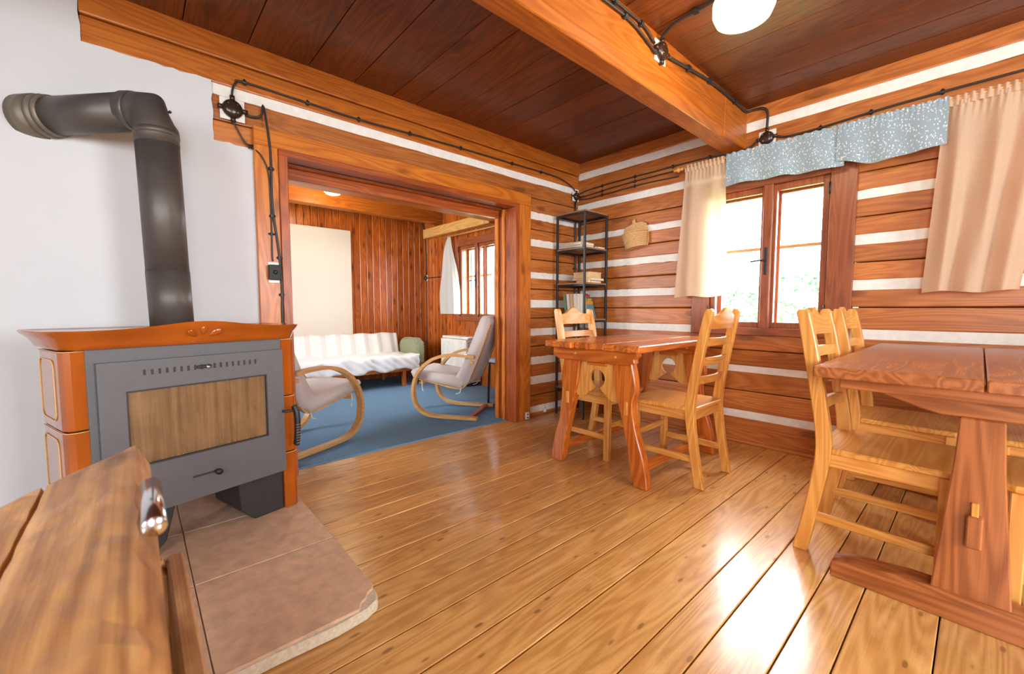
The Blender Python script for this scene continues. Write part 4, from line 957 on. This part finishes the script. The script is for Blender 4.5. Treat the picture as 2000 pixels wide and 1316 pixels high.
# heading of the chair (local +y): right one faces the sofa, left one faces the window
h2 = math.atan2(.82, -.57) - math.pi / 2
a0.location = (2.222, 3.428, .0085); a0.rotation_euler = (0, 0, h2)
tag(a0, 'bentwood armchair with lilac-grey cushion by the right door jamb in the back room', 'armchair', 'bentwood armchairs in the back room')
h1 = math.atan2(.424, .906) - math.pi / 2
a1 = copy_tree(a0, (.78 + .906 * .22 - .424 * .27, 3.005 + .424 * .22 + .906 * .27, .006), h1)
a1.location = (1.095 - .424 * .25, 3.150 + .906 * .25, .0085)
tag(a1, 'bentwood armchair with lilac-grey cushion partly hidden behind the stove', 'armchair', 'bentwood armchairs in the back room')

sf = empty('sofa', (1.85, 5.3, .006), label='wooden sofa under a white striped throw along the back wall', cat='sofa')
SFW = CASE
for sx in (-.9, .72):
    for yy in (-.34, .28): box('leg', (sx - .022, yy - .022, 0), (sx + .022, yy + .022, .20), CASE('Z'), sf, .003)
box('base_rail', (-.95, -.36, .19), (.90, -.33, .255), CASE('X'), sf, .004); box('base_rail', (-.95, .28, .19), (.90, .31, .255), CASE('X'), sf, .004)
box('side_rail', (.87, -.33, .19), (.90, .28, .255), CASE('Y'), sf, .003); box('side_rail', (-.95, -.33, .19), (-.92, .28, .255), CASE('Y'), sf, .003)
box('mattress', (-.95, -.35, .256), (.90, .22, .375), GREENF, sf, .03, seg=3)
def seatthrow(u, v):
    x = -.97 + 1.89 * u; t = v
    if t < .72: y = .22 - (.62) * (t / .72); z = .392 + .012 * math.sin(u * 23) * math.sin(t * 7)
    else: y = -.40 + .015 * math.sin(u * 40); z = .392 - .17 * ((t - .72) / .28) + .018 * math.sin(u * 31) * ((t - .72) / .28)
    return (x, y + .008 * math.sin(x * 50 + z * 70), z + .006 * math.sin(x * 26 + v * 20))
grid('seat_throw', seatthrow, 90, 24, THROW2, sf, .012)
box('back_rest', (-.95, .20, .33), (.88, .30, .62), GREENF, sf, .03, rot=(R(-12), 0, 0), seg=3)
def backthrow(u, v):
    x = -.97 + 1.87 * u; s = v * 2
    if v < .5: t = v / .5; y = .135 + .075 * t; z = .37 + .285 * t
    else: t = (v - .5) / .5; y = .21 + .15 * t; z = .655 + .012 * math.sin(t * 3.14) - .1 * t * t
    return (x, y + .006 * math.sin(x * 37 + v * 3), z + .006 * math.sin(x * 20))
grid('back_throw', backthrow, 90, 16, THROW, sf, .010)
prism('arm_bolster', [(-.30, .25), (.20, .25), (.21, .50), (.17, .57), (.08, .60), (-.22, .60), (-.29, .56), (-.31, .50)], 'YZ', .93, 1.06, GREENF, sf, .03)
prism('arm_support', [(.90, .19), (1.06, .19), (1.06, .25), (.90, .25)], 'XZ', -.3, .25, CASE('Y'), sf, .003)

pn = empty('wall_panel', (1.75, 5.74, .38), label='tall cream board leaning on the back wall behind the sofa', cat='panel')
box('board', (-.75, -.03, 0), (.465, -.006, 1.665), PANEL, pn, .004); box('batten', (-.72, -.0055, .2), (.44, 0, .26), BEECH('X'), pn, .001); box('batten', (-.72, -.0055, 1.4), (.44, 0, 1.46), BEECH('X'), pn, .001)

ht = empty('storage_heater', (3.2, 4.60, .006), label='white storage heater standing under the back room window', cat='heater')
box('body', (-.11, -.29, .05), (.125, .29, .60), HEATER, ht, .008, seg=2); box('top_grille', (-.085, -.295, .604), (.125, .295, .635), HEATER, ht, .006)
box('side_cap', (-.1, -.30, .08), (.12, -.288, .58), plain('heater_side', srgb(206, 202, 192), .45), ht, .004); box('front_panel', (-.116, -.27, .08), (-.108, .27, .57), HEATER, ht, .003)
for yy in (-.24, .24): box('foot', (-.10, yy - .025, 0), (.11, yy + .025, .05), BLACK, ht, .004)
for k in range(9): box('vent_bar', (-.1135, -.24 + k * .055, .09), (-.1165, -.20 + k * .055, .11), DARKIRON, ht, .001)
ctl = box('control_knob', (-.06, -.32, .50), (.04, -.302, .56), plain('grey_plastic', srgb(150, 155, 158), .4), ht, .006)

bc = empty('side_chair', (2.94, 3.25, .008), R(90), label='black side chair with a grey-blue seat behind the right armchair', cat='chair')
for sx in (-1, 1):
    tube('leg', bez([(sx * .19, .19, 0), (sx * .185, .185, .22), (sx * .18, .18, .44)], 4), .012, BLACK, bc); tube('leg', bez([(sx * .19, -.22, 0), (sx * .185, -.19, .44), (sx * .18, -.2, .6), (sx * .175, -.25, .9)], 4), .012, BLACK, bc)
tube('frame', [(-.18, .18, .43), (.18, .18, .43), (.18, -.19, .43), (-.18, -.19, .43), (-.18, .17, .43)], .011, BLACK, bc)
box('seat', (-.2, -.2, .435), (.2, .21, .475), plain('seat_greyblue', srgb(150, 158, 176), .8), bc, .012, seg=2)
box('backrest', (-.18, -.26, .62), (.18, -.225, .93), plain('back_black', srgb(40, 44, 52), .7), bc, .012, rot=(R(10), 0, 0), seg=2)

cd = empty('boxed_conduit', (3.26, 4.9, 2.1), label='pale L-shaped boarded duct above the back room window', cat='duct')
box('duct_board', (-.01, -.75, -.06), (.07, .70, .07), wood('pale_board', srgb(214, 168, 98), srgb(184, 136, 68), 'Y', .5, .2), cd, .004)
box('duct_board', (-.01, -.86, -.06), (.07, -.752, ZC - 2.1 - .004), wood('pale_board', (1, 1, 1), (1, 1, 1), 'Z') if ('pale_board', 'Z') in MATS else wood('pale_board', srgb(214, 168, 98), srgb(184, 136, 68), 'Z', .5, .2), cd, .004)

# ------------------------------------------------------------------ outside: meadow and blurred greenery beyond the panes
gd = boxes('ground', [((3.7, -30, -2.9), (60, 40, -2.8))], plain('grass', srgb(96, 120, 66), .95, 0, 3, .3)); tag(gd, 'pale grass outside the windows', 'grass', kind='stuff')
LEAF = plain('leaves', srgb(92, 120, 92), .8, 0, 2, .3); BARK = plain('bark', srgb(88, 72, 58), .9)
def tree(loc, h, r, seed, lab):
    rnd = random.Random(seed); e = empty('tree', loc); tag(e, lab, 'tree', 'trees outside the window')
    tube('trunk', [(0, 0, .012), (0, 0, h * .2), (.05, .03, h * .4), (0, .1, h * .75)], .10, BARK, e, 8)
    bm = bmesh.new()
    for k in range(1500):
        a = rnd.uniform(0, 6.283); z = rnd.uniform(.18, 1.0); rr = r * math.sqrt(rnd.uniform(.1, 1)) * math.sin(math.pi * min(.95, z * .95)) ** .6
        p = Vector((rr * math.cos(a), rr * math.sin(a), z * h)); s = rnd.uniform(.10, .2)
        d1 = Vector((rnd.uniform(-1, 1), rnd.uniform(-1, 1), rnd.uniform(-1, 1))).normalized() * s; d2 = d1.cross(Vector((rnd.uniform(-1, 1), rnd.uniform(-1, 1), 1))).normalized() * s * .6
        vs_ = [bm.verts.new(p + q) for q in (-d1, -d2, d1, d2)]; bm.faces.new(vs_)
    f = link('foliage', finish(bm, LEAF), e); f['kind'] = 'stuff'
tree((21.0, 5.6, -2.8), 5.2, 2.6, 1, 'pale green shrub seen low through the right window casement')
tree((24.5, 8.6, -2.8), 4.8, 2.2, 2, 'pale green bush seen low through the left window casement')
tree((26.0, 3.2, -2.8), 4.6, 2.6, 3, 'wide green bush outside to the right of the window')
